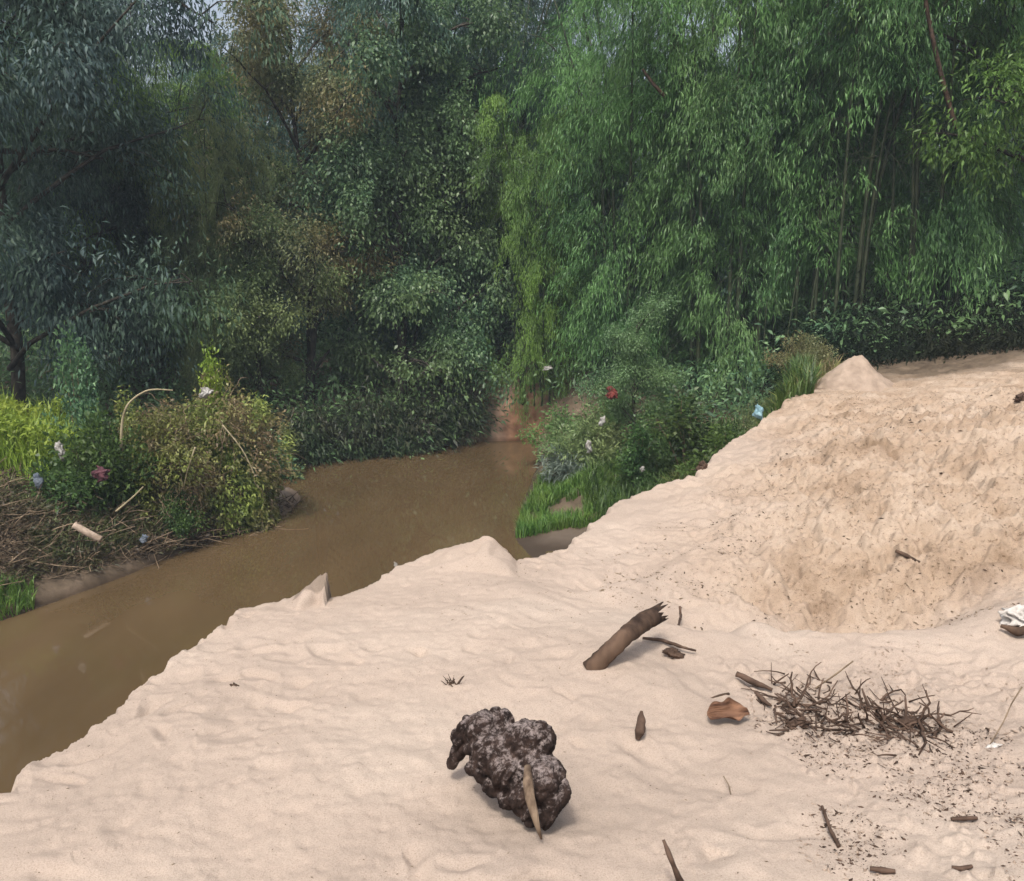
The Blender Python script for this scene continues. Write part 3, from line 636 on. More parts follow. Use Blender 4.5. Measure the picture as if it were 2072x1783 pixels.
# left bank
P = scatter_world([(-8.6, 12.4), (-6.35, 12.2), (-6.3, 13.2), (-7.3, 14.4), (-12, 14.6), (-12, 12)], 16000, rng)
n = 26000; Q = P[rng.integers(0, 900, n)]+rng.normal(0, .1, (n, 3))*np.array([1, 1, 0]); hq = .35+.6*vnoise3(np.c_[Q[:, :2]*1.8, Q[:, 0]*0], 4); Q[:, 2] += hq*rng.random(n)**.6*1.1
me = leaf_mesh('leafy_weeds', Q, rng.normal(0, .7, (n, 3))+np.array([0, 0, .7]), rng.uniform(.07, .16, n), rng.uniform(.02, .045, n), rng, M['lime_leaf'])
tag(link('leafy_weeds', me), "sunlit yellow-green leafy weeds on top of the left bank", "weeds", None, "stuff")
grass_obj('tall_grass', P[::3], .8, .03, 'lime_leaf', 6, "bright yellow-green tall grass on the left bank at the picture edge", "grass", .45)
P = scatter_world([(-7.5, 8.6), (-5.95, 9.3), (-5.6, 10.1), (-6.2, 10.5), (-8.5, 10.4)], 7000, rng)
P = P[fbm2(P[:, 0]*3, P[:, 1]*3, 3, 16) > .45]
grass_obj('bank_grass', P, .24, .016, 'grass', 7, "dull green grass at the waterline in the lower left bank corner", "grass", .7)
LB = 'shrubs on the left bank'
def mound_parts(seed, Rx, Ry, H, nl, mat='tangle_leaf', hang=.35):
    rng = np.random.default_rng(seed); d = unit(rng.normal(0, 1, (nl, 3))); d[:, 2] = np.where(d[:, 2] < 0, d[:, 2]*.35, d[:, 2])
    nr_ = vnoise3(d*2.2+seed, 4)*.6+vnoise3(d*5+seed, 5)*.4; rad_ = (.36+1.12*nr_)*(1+.18*d[:, 0]*np.sin(seed))*(1-.35*rng.random(nl)**2.2)
    P = d*rad_[:, None]*np.array([Rx, Ry, H*1.15])+rng.normal(0, .05, (nl, 3)); P[:, 2] = np.where(P[:, 2] < -hang, -hang*rng.random(nl), P[:, 2])
    D = d*np.array([1, 1, .5])+np.array([0, 0, -.25])+rng.normal(0, .55, (nl, 3))
    fol = leaf_mesh('foliage', P, D, .085*rng.uniform(.5, 1.3, nl), .036*rng.uniform(.6, 1.3, nl), rng, M[mat], .7)
    bag = Bag()
    for k in range(200):
        a = unit(rng.normal(0, 1, 3)*np.array([1, 1, .8])+np.array([0, 0, .4])); q = a*np.array([Rx, Ry, H*1.1])*rng.uniform(.8, 1.0); l = rng.uniform(.25, .9)
        v = rng.normal(0, .6, 3)+np.array([0, 0, -.5]); t = np.linspace(0, 1, 8)[:, None]
        C = q+unit(v)*l*t+np.cumsum(rng.normal(0, .022, (8, 3)), 0)+a*.12*np.sin(t*3.1); C[:, 2] = np.maximum(C[:, 2], -hang)
        bag.add(*tube(C, rng.uniform(.0025, .007)*(1-.5*t[:, 0]), 4))
    return [('foliage', fol), ('dry_stems', bag.mesh('dry_stems', [M['twig']]))]
V1 = mound_parts(3, 1.2, 1.0, 1.5, 26000)
V2 = shrub_parts(32, 1.1, .9, 40, 9000, .085, .045, 'shrub_leaf', clump=.17, flop=.5)
shrub('vine_mound', V1, 425, 0, 13.6, 215, "rounded mound of yellow-green vines overhanging the water on the left bank", 'tangle_leaf', 'vine mound', None, 1.5, wide=.82)
shrub('vine_mound', V1, 305, 0, 12.9, 175, "lower vine mound with dry reddish growth between the dark shrub and the tall mound", 'tangle_leaf', 'vine mound', None, 1.5, rz=2.2, wide=.95)
shrub('shrub', V2, 185, 0, 12.2, 190, "dark green broad-leaved shrub under the arching stem on the left bank", 'shrub_leaf', grp=LB, H0_=1.1, wide=.85)
shrub('shrub', V2, 330, 0, 12.3, 100, "leafy green shrub hanging low over the dry brush on the left bank", 'shrub_leaf', grp=LB, H0_=1.1, rz=1.0, wide=.7)
shrub('shrub', V2, 478, 0, 14.5, 130, "dark shrub at the foot of the vine mound beside the little sand spit", 'vine_leaf', grp=LB, H0_=1.1)
shrub('sapling', S3, 140, 0, 13.6, 290, "thin sapling with small round leaves standing above the bright grass", 'vine_leaf', 'sapling', None, 1.6, wide=.5)
shrub('sapling', S3, 415, 0, 14.0, 275, "leafy shoot sticking up from the top of the vine mound", 'lime_leaf', 'sapling', None, 1.6, rz=.4, wide=.45)
shrub('sapling', S3, 560, 0, 16.6, 120, "pale thin bush at the bank corner behind the vine mound", 'olive_leaf', 'sapling', None, 1.6, rz=.4, wide=1.0)

def twig_bag(pts, rng, lmin, lmax, r_, up=.4, bag=None):
    bag = bag or Bag()
    for p in pts:
        az = rng.random()*2*np.pi; d = unit(np.array([np.cos(az), np.sin(az), rng.normal(up, .4)])); l = rng.uniform(lmin, lmax)
        t = np.linspace(0, 1, 4)[:, None]; side = rng.normal(0, .12, 3)*l
        bag.add(*tube(p+d*l*t+side*t*(1-t)*2-np.array([0, 0, .15*l])*t**2, r_*rng.uniform(.5, 1.4)*(1-.6*t[:, 0]), 4))
    return bag
P = scatter_world([(-9.5, 9.6), (-6.4, 9.6), (-5.2, 11.3), (-4.3, 12.9), (-4.1, 13.9), (-5.0, 13.4), (-6.0, 12.2), (-9.5, 12.2)], 3800, rng)
tag(link('brushwood', twig_bag(P[::3], rng, .2, .8, .010, .3, twig_bag(P, rng, .12, .5, .006, .6)).mesh('brushwood', [M['twig']])), "tangled dry brushwood and roots covering the left bank above the water", "brushwood", None, "stuff")
n = 26000; Q = P[rng.integers(0, len(P), n)]+np.abs(rng.normal(0, .1, (n, 3)))*np.array([1, 1, 1])
me = leaf_mesh('leaf_litter', Q, rng.normal(0, 1, (n, 3))*np.array([1, 1, .3]), rng.uniform(.04, .11, n), rng.uniform(.012, .035, n), rng, M['dead_weed'])
tag(link('leaf_litter', me), "dead brown leaves and weeds among the left bank brushwood", "leaf litter", None, "stuff")
P = scatter_world([(-8.2, 10.0), (-6.6, 9.7), (-5.3, 11.4), (-4.5, 12.9), (-5.2, 13.2), (-6.2, 12.0), (-8.5, 11.9)], 5200, rng); P = P[fbm2(P[:, 0]*1.6, P[:, 1]*1.6, 3, 4) > .47]
grass_obj('bank_weeds', P, .28, .03, 'olive_leaf', 14, "patchy olive weeds growing through the left bank brushwood", "weeds", .9)
P = scatter_world([(-4.3, 13.9), (-3.7, 14.1), (-3.35, 14.6), (-3.5, 15.0), (-4.2, 14.4)], 160, rng)
tag(link('driftwood_twigs', twig_bag(P, rng, .1, .4, .007, .25).mesh('driftwood_twigs', [M['darktwig']])), "small brown twigs washed up on the sand spit", "twigs", None, "stuff")

def stem(name, pix, Y, r_, mat, label, cat='stem', dz=None, taper=.6, sides=6, grp=None):
    """stem through photo positions, standing at depth Y (number or list)"""
    Ys = Y if hasattr(Y, '__len__') else [Y]*len(pix)
    P = np.array([at_y(a, b, y_) for (a, b), y_ in zip(pix, Ys)])
    s = np.linspace(0, len(P)-1, 5*len(P)); i = np.minimum(s.astype(int), len(P)-2); f = (s-i)[:, None]
    pm = P[np.maximum(i-1, 0)]; p0 = P[i]; p1 = P[i+1]; p2 = P[np.minimum(i+2, len(P)-1)]
    C = .5*((2*p0)+(-pm+p1)*f+(2*pm-5*p0+4*p1-p2)*f**2+(-pm+3*p0-3*p1+p2)*f**3)
    V, F = tube(C-P[0], r_*(1-taper*np.linspace(0, 1, len(C))), sides)
    o = link(name, mesh_from(name, V, F, [M[mat]], smooth=True), loc=P[0]); return tag(o, label, cat, grp)
stem('arching_stem', [(245, 905), (248, 850), (262, 815), (300, 790), (350, 790)], 11.9, .022, 'paletwig', "pale green stem arching over the dark green shrub on the left bank")
stem('fallen_stick', [(235, 1035), (270, 1005), (290, 985)], 11.4, .017, 'paletwig', "thin pale stick leaning below the leafy green shrub", 'stick')
stem('hanging_stem', [(395, 905), (380, 950), (372, 985)], 12.2, .014, 'paletwig', "thin stem hanging down the front of the vine mound")
stem('hanging_stem', [(450, 860), (490, 910), (515, 960)], 12.6, .014, 'paletwig', "thin pale stem hanging down the right flank of the vine mound")
stem('bare_stem', [(1590, 700), (1600, 640), (1612, 560)], 16.6, .022, 'culm', "pale bare stem standing left in the dark hollow under the bamboo")
stem('bare_stem', [(1640, 700), (1642, 620), (1655, 540)], 16.2, .018, 'culm', "thinner bare stem right of the pale one in the dark hollow")
stem('bare_stem', [(1545, 715), (1548, 660), (1552, 610)], 16.0, .013, 'culm', "thin bare stem above the dry yellowish shrub")
stem('leaning_sapling', [(1935, 260), (1912, 180), (1890, 90), (1868, -20)], 14.8, .04, 'darktwig', "thin dark leaning trunk in front of the bright leafy tree at upper right", 'sapling', taper=.2)
stem('leaning_branch', [(1345, 195), (1318, 165), (1300, 140)], 17.2, .035, 'darktwig', "short dark branch showing in the upper bamboo right of centre", 'branch', taper=.3)
stem('pale_log', [(150, 1062), (180, 1080), (205, 1092)], 11.0, .05, 'log', "pale short log lying on the left bank brush", 'log', taper=.1, sides=9)

# ------------------------------------------------------------------ litter
def crumple(name, px, py, Y, wpx, hpx, mat, label, cat, seed, lift=0, depth=.6, grp=None):
    rng = np.random.default_rng(seed); bm = bmesh.new(); bmesh.ops.create_icosphere(bm, subdivisions=4, radius=1)
    V = np.array([v.co[:] for v in bm.verts]); F = np.array([[v.index for v in f.verts] for f in bm.faces]); bm.free()
    n1 = vnoise3(V*1.6+seed*3.1, seed); n2 = vnoise3(V*4.2+seed, seed+1); n3 = np.abs(vnoise3(V*5+seed, seed+2)-.5)
    V = V*(.25+.95*n1+.75*n2-.8*n3)[:, None]
    V[:, 0] += .35*V[:, 2]*np.sin(seed*1.7)+.25*np.sin(V[:, 2]*4+seed)
    s = depth_scale(Y); q_ = .66 if 'plastic' in mat or 'cloth' in mat else 1.0; V = V*np.array([wpx*s*.5, wpx*s*.5*depth, hpx*s*.5])*q_
    p = at_y(px, py, Y); o = link(name, mesh_from(name, V, F, [M[mat]], smooth=False), loc=p)
    return tag(o, label, cat, grp)
crumple('plastic_bag', 415, 795, 12.4, 34, 34, 'white_plastic', "torn white plastic bag caught on the crest of the vine mound", 'plastic bag', 1)
crumple('plastic_bag', 78, 972, 11.6, 26, 44, 'slate_plastic', "blue-grey plastic bag on the left bank below the bright grass", 'plastic bag', 2)
crumple('plastic_bag', 122, 912, 11.8, 26, 50, 'white_plastic', "dirty white plastic bag beside the dark green shrub", 'plastic bag', 3)
crumple('cloth_rag', 205, 960, 11.4, 46, 40, 'maroon_cloth', "maroon cloth rag in the dry brush under the shrubs", 'rag', 4)
crumple('plastic_bag', 290, 1090, 0.1+11.3, 20, 26, 'slate_plastic', "small slate plastic scrap hanging in the brush near the water", 'plastic bag', 5)
crumple('plastic_bag', 1535, 835, 9.0, 26, 44, 'blue_plastic', "pale blue plastic bag at the sand edge left of the grey sand heap", 'plastic bag', 6)
crumple('cloth_rag', 1238, 797, 15.0, 32, 34, 'red_cloth', "red rag hanging among the right bank shrubs", 'rag', 7)
crumple('plastic_bag', 1219, 852, 14.2, 16, 24, 'white_plastic', "small white plastic scrap under the red rag", 'plastic bag', 8)
crumple('plastic_bag', 1108, 745, 16.6, 26, 14, 'white_plastic', "white plastic scrap in the bamboo leaves above the orange earth", 'plastic bag', 9)
crumple('plastic_bag', 1192, 905, 13.6, 18, 34, 'white_plastic', "greyish white plastic bag beside the strap-leaved plant", 'plastic bag', 10)
crumple('plastic_bag', 1300, 948, 12.0, 14, 16, 'white_plastic', "tiny white scrap low on the right bank near the sand lip", 'plastic bag', 11)
crumple('mud_clod', 1422, 945, 7.0, 18, 26, 'darktwig', "dark reddish clod on the sand lip below the bank shrubs", 'clod', 13)
crumple('plastic_scrap', 800, 1142, 9.0, 10, 18, 'white_plastic', "white scrap floating at the near water edge", 'plastic scrap', 14)

# ------------------------------------------------------------------ sand heap
g0 = ground(1740, 782)
th = np.linspace(0, 2*np.pi, 97)[:-1]; rr = np.linspace(0, 1, 40)
TH, RR = np.meshgrid(th, rr); sx = .56; sy = .5; hp = .40
hx = (RR*np.cos(TH)*sx).ravel(); hy = (RR*np.sin(TH)*sy).ravel(); r_ = RR.ravel()
prof = np.where(r_ < .12, 1-.9*r_, np.clip(1.08-1.18*r_, -.1, 1))
prof = prof+.10*np.exp(-(((hx-.12)/.1)**2+(hy/.2)**2))
hz = hp*prof+(fbm2(hx*9+3, hy*9, 4, 3)-.5)*.06*(1-r_**3)
gzv = terrain(hx+g0[0], hy+g0[1]+.25)[0]
hz = np.where(r_ > .9, np.minimum(hz, 0), hz)+gzv*r_+(gz(g0[0], g0[1]+.25))*(1-r_)
V = np.c_[hx, hy, hz-g0[2]-.02]; ii = np.arange(40*96).reshape(40, 96)
F = np.stack([ii[:-1], np.roll(ii[:-1], -1, 1), np.roll(ii[1:], -1, 1), ii[1:]], -1).reshape(-1, 4)
M['heap'] = plain('heap_sand', (.25, .19, .145), (.34, .265, .205), scale=9, bump=.8, bscale=45)
o = link('sand_heap', mesh_from('sand_heap', V, F, [M['heap']], smooth=True), loc=(g0[0], g0[1]+.25, g0[2])); tag(o, "small pointed greyish sand heap at the forest edge", "sand heap")

# ------------------------------------------------------------------ driftwood burl
def remeshed(name, parts, voxel, smooth_it=2):
    bag = Bag()
    for V, F in parts: bag.add(V, F)
    me = bag.mesh(name, []); o = bpy.data.objects.new(name, me); COL.objects.link(o)
    md = o.modifiers.new("r", 'REMESH'); md.mode = 'VOXEL'; md.voxel_size = voxel
    ms = o.modifiers.new("s", 'SMOOTH'); ms.iterations = smooth_it
    dg = bpy.context.evaluated_depsgraph_get(); dg.update(); ev = o.evaluated_get(dg); m2 = bpy.data.meshes.new_from_object(ev)
    bpy.data.objects.remove(o); bpy.data.meshes.remove(me); m2.name = name
    return m2
def ico(c, r3, sub=3, rot=0):
    bm = bmesh.new(); bmesh.ops.create_icosphere(bm, subdivisions=sub, radius=1)
    V = np.array([v.co[:] for v in bm.verts])*np.array(r3); F = np.array([[v.index for v in f.verts] for f in bm.faces]); bm.free()
    ca, sa = math.cos(rot), math.sin(rot); V = np.c_[V[:, 0]*ca-V[:, 2]*sa, V[:, 1], V[:, 0]*sa+V[:, 2]*ca]
    return V+np.array(c), F
gb = ground(1080, 1668); B0 = gb.copy(); D0 = gb[1]
def zp_(zx, zy): return 809+zx*.3122, 1214+zy*.3122      # from the enlargement to photo measure
LUMPS = [  # zoom x, y, radius x, radius y, angle, depth forward offset
    (340, 1045, 50, 55, 0, .26), (365, 990, 58, 60, 0, .26), (400, 910, 72, 85, .5, .26), (450, 860, 80, 80, 0, .25), (510, 950, 90, 90, 0, .21), (560, 1100, 90, 80, 0, .15), (440, 800, 34, 45, .2, .27), (560, 850, 120, 110, 0, .22), (640, 800, 90, 70, 0, .23),
    (620, 1000, 150, 140, 0, .16), (480, 1090, 62, 50, 0, .18), (780, 900, 140, 110, 0, .17), (890, 910, 100, 115, 0, .14), (860, 1020, 110, 90, 0, .12), (720, 1130, 150, 110, -.6, .10),
    (600, 1210, 68, 60, 0, .11), (700, 1290, 70, 60, 0, .08), (800, 1280, 120, 110, -.7, .05), (960, 1120, 78, 90, .3, .06), (930, 1220, 90, 140, .2, .03), (960, 1380, 62, 110, -.3, .0), (1040, 1290, 44, 90, -.25, .02), (1065, 1220, 24, 40, 0, .03),
    (850, 1390, 70, 70, -.6, .01), (990, 1330, 60, 90, 0, .0), (640, 745, 60, 28, 0, .24)]
pr = []
for zx, zy, rx, ry, an, dy in LUMPS:
    px, py = zp_(zx, zy); Yd = D0+dy-.03; c = at_y(px, py, Yd)-B0; k = .3122*depth_scale(Yd)*1.2
    pr.append(ico(c, (rx*k, (rx+ry)*.45*k, ry*k), 3, an))
me = remeshed('burl', pr, .0032, 18)
V = np.zeros(len(me.vertices)*3, np.float32); me.vertices.foreach_get("co", V); V = V.reshape(-1, 3).astype(float)
Nn = np.zeros(len(me.vertices)*3, np.float32); me.vertices.foreach_get("normal", Nn); Nn = Nn.reshape(-1, 3)
RM = np.array(Matrix.Rotation(.5, 3, 'Y')); U_ = V@RM; wp = (vnoise3(V*18, 31)-.5)[:, None]*.03; U_ = U_+wp
gr = np.abs(vnoise3(U_*np.array([36, 36, 11]), 2)*2-1)           # grain grooves running down the root
g2 = np.abs(vnoise3(U_*np.array([100, 100, 45]), 5)*2-1)
V = V+Nn*(np.minimum(gr, .5)*.017-.005+np.minimum(g2, .45)*.004+(vnoise3(V*190, 6)-.5)*.0025+(vnoise3(V*320, 7)-.5)*.002+(vnoise3(V*12, 9)-.5)*.03)[:, None]
me.vertices.foreach_set("co", V.astype(np.float32).ravel()); me.polygons.foreach_set("use_smooth", np.ones(len(me.polygons), bool)); me.update()
m, nt, b = new_mat('burl_bark'); L = nt.links
geo = N(nt, "NewGeometry"); n1 = N(nt, "TexNoise", Scale=24.0, Detail=7.0, Roughness=.7); L.new(geo.outputs["Position"], n1.inputs["Vector"])
r1 = ramp(nt, [(.35, (.009, .006, .005)), (.55, (.034, .022, .018)), (.75, (.09, .06, .048))]); L.new(n1.outputs[0], r1.inputs[0])
n2 = N(nt, "TexNoise", Scale=45.0, Detail=8.0, Roughness=.8); L.new(geo.outputs["Position"], n2.inputs["Vector"])
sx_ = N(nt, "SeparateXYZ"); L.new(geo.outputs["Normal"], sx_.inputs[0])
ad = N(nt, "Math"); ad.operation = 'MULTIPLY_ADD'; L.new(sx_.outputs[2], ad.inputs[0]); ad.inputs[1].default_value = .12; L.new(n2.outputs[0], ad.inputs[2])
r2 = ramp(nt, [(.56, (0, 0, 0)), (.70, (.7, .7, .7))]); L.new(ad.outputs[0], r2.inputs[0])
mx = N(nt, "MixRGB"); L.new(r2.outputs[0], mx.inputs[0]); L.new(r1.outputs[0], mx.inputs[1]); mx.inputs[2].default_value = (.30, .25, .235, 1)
L.new(mx.outputs[0], b.inputs["Base Color"]); b.inputs["Roughness"].default_value = .95; b.inputs["Specular IOR Level"].default_value = .12
bp = N(nt, "Bump"); bp.inputs["Strength"].default_value = .8; bp.inputs["Distance"].default_value = .006; L.new(n2.outputs[0], bp.inputs["Height"]); L.new(bp.outputs[0], b.inputs["Normal"])
me.materials.clear(); me.materials.append(m)
bt = empty('driftwood_burl', B0, "knobbly dark driftwood burl lying on the pale sand in the foreground", "driftwood")
link('burl', me, bt)
sp_ = []
for zx, zy, rx, dy in [(830, 1080, 26, .045), (830, 1180, 38, .0), (845, 1290, 36, -.03), (870, 1380, 30, -.05), (890, 1460, 20, -.06), (918, 1548, 8, -.05)]:
    px, py = zp_(zx, zy); sp_.append((at_y(px, py, D0+dy-.045), rx))
PP = np.array([p for p, _ in sp_])-B0; V, F = tube(PP, np.array([r for _, r in sp_])*.3122*depth_scale(D0)*1.0, 9)
M['spike'] = plain('bare_root_wood', (.07, .045, .03), (.24, .175, .12), scale=10, bump=.7, bscale=70, stretch=(3, 3, .6))
o = link('root_spike', mesh_from('root_spike', V, F, [M['spike']], smooth=True), bt); o["label"] = "bare tan pointed root splinter"

# ------------------------------------------------------------------ foreground sticks, leaves, twigs
def ground_stick(name, pix, lifts, rpx, mat, label, cat, sides=8, grp=None, seed=1, rough=.12, ends=1.0):
    """stick whose points sit above the photo's ground positions by the given lifts (metres)"""
    P = []
    for (a, b_), l in zip(pix, lifts):
        q = hit(lambda x, y, l=l: zfast(x, y)+l, a, b_); q[2] = gz(q[0], q[1])+l; P.append(q)
    P = np.array(P); z0 = np.array([zfast(p[0], p[1]) for p in P]); dz_ = P[:, 2]-z0-np.array(lifts); P[:, 2] = z0+np.array(lifts)+(dz_[0] if max(lifts) > .1 else dz_.mean()); o0 = P[0].copy(); n = 12*len(P)
    s = np.linspace(0, len(P)-1, n); i = np.minimum(s.astype(int), len(P)-2); f = (s-i)[:, None]; C = P[i]*(1-f)+P[i+1]*f
    for _ in range(2): C[1:-1] = (C[:-2]+C[1:-1]*2+C[2:])/4
    rp = np.interp(s, np.arange(len(P)), rpx if hasattr(rpx, '__len__') else [rpx]*len(P)); R = rp*depth_scale(1)*C[:, 1]
    V, F = tube(C-o0, R, sides)
    rr_ = vnoise3(V*40+seed, seed)-.5+(vnoise3(np.c_[V[:, 0]*60+V[:, 2]*40, V[:, 1]*60, V[:, 2]*15]+seed, seed+3)-.5)*.8; cc = np.repeat(C-o0, sides, 0); body = V[:len(cc)]
    V[:len(cc)] = cc+(body-cc)*(1+rough*4*rr_[:len(cc), None])
    if sides > 12:      # splintered broken end
        rg_ = np.random.default_rng(seed); dv = unit(C[-1]-C[-3]); k_ = slice(len(cc)-sides, len(cc)); V[k_] += dv*(rg_.random(sides)**2*R[-1]*2.2)[:, None]; V[-1] -= dv*R[-1]*.3
    o = link(name, mesh_from(name, V, F, [M[mat]], smooth=True), loc=o0); return tag(o, label, cat, grp)
# the thick broken stick standing out of the sand
st = ground_stick('broken_branch', [(1196, 1354), (1228, 1320), (1264, 1285), (1300, 1256), (1322, 1245)], [-.02, .05, .11, .15, .17], [23, 19, 19, 21, 19], 'stick', "thick broken brown branch jutting out of the sand", "branch", 22, seed=4, rough=.045)
# curled dead leaf
gl = ground(1472, 1466); gl[2] += .012; s_ = depth_scale(gl[1])
nu, nv = 26, 12; U, Vv = np.meshgrid(np.linspace(-1, 1, nu), np.linspace(-1, 1, nv))
wd = np.sqrt(np.clip(1-(np.abs(U)**2.2)*.93, .02, 1)); lx = U*48*s_; cu = Vv*wd
ly = cu*(21+5*np.sin(U*6))*s_; lz = np.where(cu > 0, cu**2*27, cu**2*17)*s_*(1-.45*U)*(1+.18*np.sin(U*9+1))+.012+.004*np.sin(U*5+cu*4)+.004*np.sin(cu*14+U*2)+.022*np.clip(-U-.6, 0, 1)
V = np.c_[lx.ravel(), ly.ravel(), lz.ravel()]; ii = np.arange(nu*nv).reshape(nv, nu); F = np.stack([ii[:-1, :-1], ii[:-1, 1:], ii[1:, 1:], ii[1:, :-1]], -1).reshape(-1, 4)
V2_ = V+np.array([0, 0, .0022]); n_ = len(V); edge = [ii[0, :], ii[:, -1], ii[-1, ::-1], ii[::-1, 0]]; ring = np.concatenate([e[:-1] for e in edge]); rn = np.roll(ring, -1)
M['deadleaf'] = plain('dead_leaf', (.05, .022, .013), (.30, .16, .095), scale=9, rough=.6, bump=.7, trans=.15, stretch=(.5, 3, 3))
o = link('curled_leaf', mesh_from('curled_leaf', np.r_[V, V2_], [F[:, ::-1], F+n_, np.stack([ring, rn, rn+n_, ring+n_], -1)], [M['deadleaf']], smooth=True), loc=gl)
o.rotation_euler = (rad(24), rad(-4), rad(6)); tag(o, "curled reddish brown dead leaf lying left of the twig pile", "leaf")

ground_stick('wood_chip', [(1290, 1508), (1294, 1490), (1296, 1468), (1298, 1448)], [.0, .03, .05, .075], [5, 11, 10, 3], 'darktwig', "small dark upright wood chip between the burl and the curled leaf", "wood chip", 7)
ground_stick('twig', [(1300, 1295), (1340, 1300), (1375, 1312), (1408, 1322)], [.02]*4, [3, 4, 4, 2.5], 'darktwig', "forked dark twig lying right of the broken branch", "twig", 5)
crumple('bark_scrap', 1364, 1325, ground(1364, 1330)[1], 34, 24, 'darktwig', "dark bark scrap under the forked twig beside the broken branch", "bark", 21)
ground_stick('twig', [(1372, 1262), (1378, 1240), (1376, 1222)], [0, .03, .06], 3, 'darktwig', "short upright twig behind the end of the broken branch", "twig", 5)
ground_stick('twig', [(1490, 1372), (1530, 1392), (1562, 1405)], [.03, .02, .01], [7, 7, 4], 'darktwig', "thick dark twig at the upper left end of the twig pile", "twig", 6)
ground_stick('twig', [(1530, 1408), (1545, 1424), (1560, 1434)], [.01]*3, [5, 6, 3], 'darktwig', "short dark twig just right of the curled leaf", "twig", 6)
ground_stick('twig', [(1382, 1800), (1372, 1775), (1358, 1740), (1342, 1700)], [.0, .04, .09, .13], [9, 8, 7, 4], 'darktwig', "dark bent twig rising from the bottom edge of the photo", "twig", 7)
ground_stick('twig', [(1698, 1705), (1680, 1670), (1664, 1625)], [.0, .012, .03], [5, 5, 3], 'darktwig', "dark slanting twig in the crumbly sand below the twig pile", "twig", 6)
ground_stick('twig', [(1480, 1615), (1475, 1590), (1464, 1572)], [.0, .01, .02], 1.6, 'twig', "hair-thin twig on the smooth sand below the curled leaf", "twig", 5)
ground_stick('twig', [(2000, 1512), (2030, 1460), (2048, 1420), (2068, 1390)], [.0, .05, .09, .12], 1.6, 'twig', "long thin grass stalk leaning at the right picture edge", "twig", 5)
ground_stick('twig', [(1760, 1758), (1785, 1762), (1812, 1762)], [.01]*3, [5, 7, 5], 'darktwig', "stubby dark twig near the bottom edge right of centre", "twig", 6)
ground_stick('twig', [(1925, 1655), (1952, 1652), (1978, 1650)], [.01]*3, [4, 5, 4], 'darktwig', "flat dark twig in the crumbly sand of the lower right", "twig", 6)
ground_stick('twig', [(1925, 1757), (1945, 1762), (1966, 1757)], [.01]*3, [4, 6, 4], 'darktwig', "small dark twig on the bottom edge at lower right", "twig", 6)
ground_stick('twig', [(1815, 1098), (1840, 1110), (1862, 1120)], [.02]*3, [4, 5, 3], 'stick', "reddish twig lying on the golden soil slope", "twig", 6)
crumple('pebble', 2010, 1510, ground(2010, 1512)[1], 24, 14, 'pale_stone', "small pale pebble at the foot of the grass stalk", "pebble", 31)
crumple('pebble', 475, 1391, ground(475, 1393)[1], 14, 18, 'stick', "tiny brown pebble alone on the left sand slope", "pebble", 32)
crumple('stone', 2062, 1252, ground(2050, 1262)[1], 70, 50, 'pale_stone', "pale broken stone with a dark underside at the right picture edge", "stone", 33)
ground_stick('driftwood_stick', [(2025, 1268), (2060, 1280), (2100, 1272)], [.03, .03, .04], [4, 9, 9], 'stick', "dark reddish stick under the pale stone at the right edge", "stick", 7)
crumple('clod', 2064, 806, ground(2064, 812)[1], 24, 16, 'darktwig', "dark reddish clod on the far sand at the right edge", "clod", 34)
for k, (a, b_) in enumerate([(1365, 1212-6)]): pass
# tuft of dry stubble
def tuft(name, px, py, wpx, hpx, n, label, seed, mat='darktwig', rpx=1.6):
    g = ground(px, py); s = depth_scale(g[1]); rng = np.random.default_rng(seed); bag = Bag()
    for k in range(n):
        az = rng.random()*2*np.pi; l = hpx*s*rng.uniform(.4, 1.1); b0 = np.array([rng.normal(0, wpx*s*.22), rng.normal(0, wpx*s*.15), -.01]); d = np.array([np.cos(az)*.6, np.sin(az)*.4, rng.uniform(.5, 1)])
        t = np.linspace(0, 1, 4)[:, None]; bag.add(*tube(b0+d*l*t+rng.normal(0, .1*l, 3)*t*(1-t), rpx*s*rng.uniform(.6, 1.5)*(1-.5*t[:, 0]), 4))
    return tag(link(name, bag.mesh(name, [M[mat]]), loc=g), label, 'stubble')
tuft('stubble_tuft', 916, 1382, 46, 30, 16, "small tuft of dark dry stubble above the burl", 1)
# twig pile
rng = np.random.default_rng(9); bag = Bag(); g = ground(1700, 1450)
for k in range(190):
    px = rng.choice([rng.normal(1610, 42), rng.normal(1700, 60), rng.normal(1838, 42), rng.normal(1740, 80)]); py = 1450+(px-1700)*.12+rng.normal(0, 24)
    p = ground(px, py)-g; az = rng.random()*2*np.pi; l = rng.uniform(.02, .13); up_ = abs(rng.normal(0, .55)) *.3 if rng.random() < .93 else rng.uniform(.9, 1.8)
    d = unit(np.array([np.cos(az), np.sin(az), up_])); t = np.linspace(0, 1, 5)[:, None]
    bag.add(*tube(p+np.array([0, 0, .004])+d*l*t+rng.normal(0, .12*l, 3)*t*(1-t)*2, rng.uniform(.0018, .0055)*(1-.5*t[:, 0]), 5))
for k in range(34):
    px = rng.choice([rng.normal(1615, 40), rng.normal(1835, 35), rng.normal(1720, 80)]); p = ground(px, 1452+(px-1700)*.12+rng.normal(0, 14))-g; az = rng.random()*2*np.pi
    d = unit(np.array([np.cos(az), np.sin(az), rng.uniform(.05, .9)])); l = rng.uniform(.08, .2); t = np.linspace(0, 1, 8)[:, None]; C = p+d*l*t+np.cumsum(rng.normal(0, .008, (8, 3)), 0)
    bag.add(*tube(C, rng.uniform(.004, .008)*(1-.6*t[:, 0]), 6))
    for q in (3, 5): bag.add(*tube(C[q]+unit(d+rng.normal(0, .7, 3))*l*.45*t, .003*(1-.6*t[:, 0]), 4))
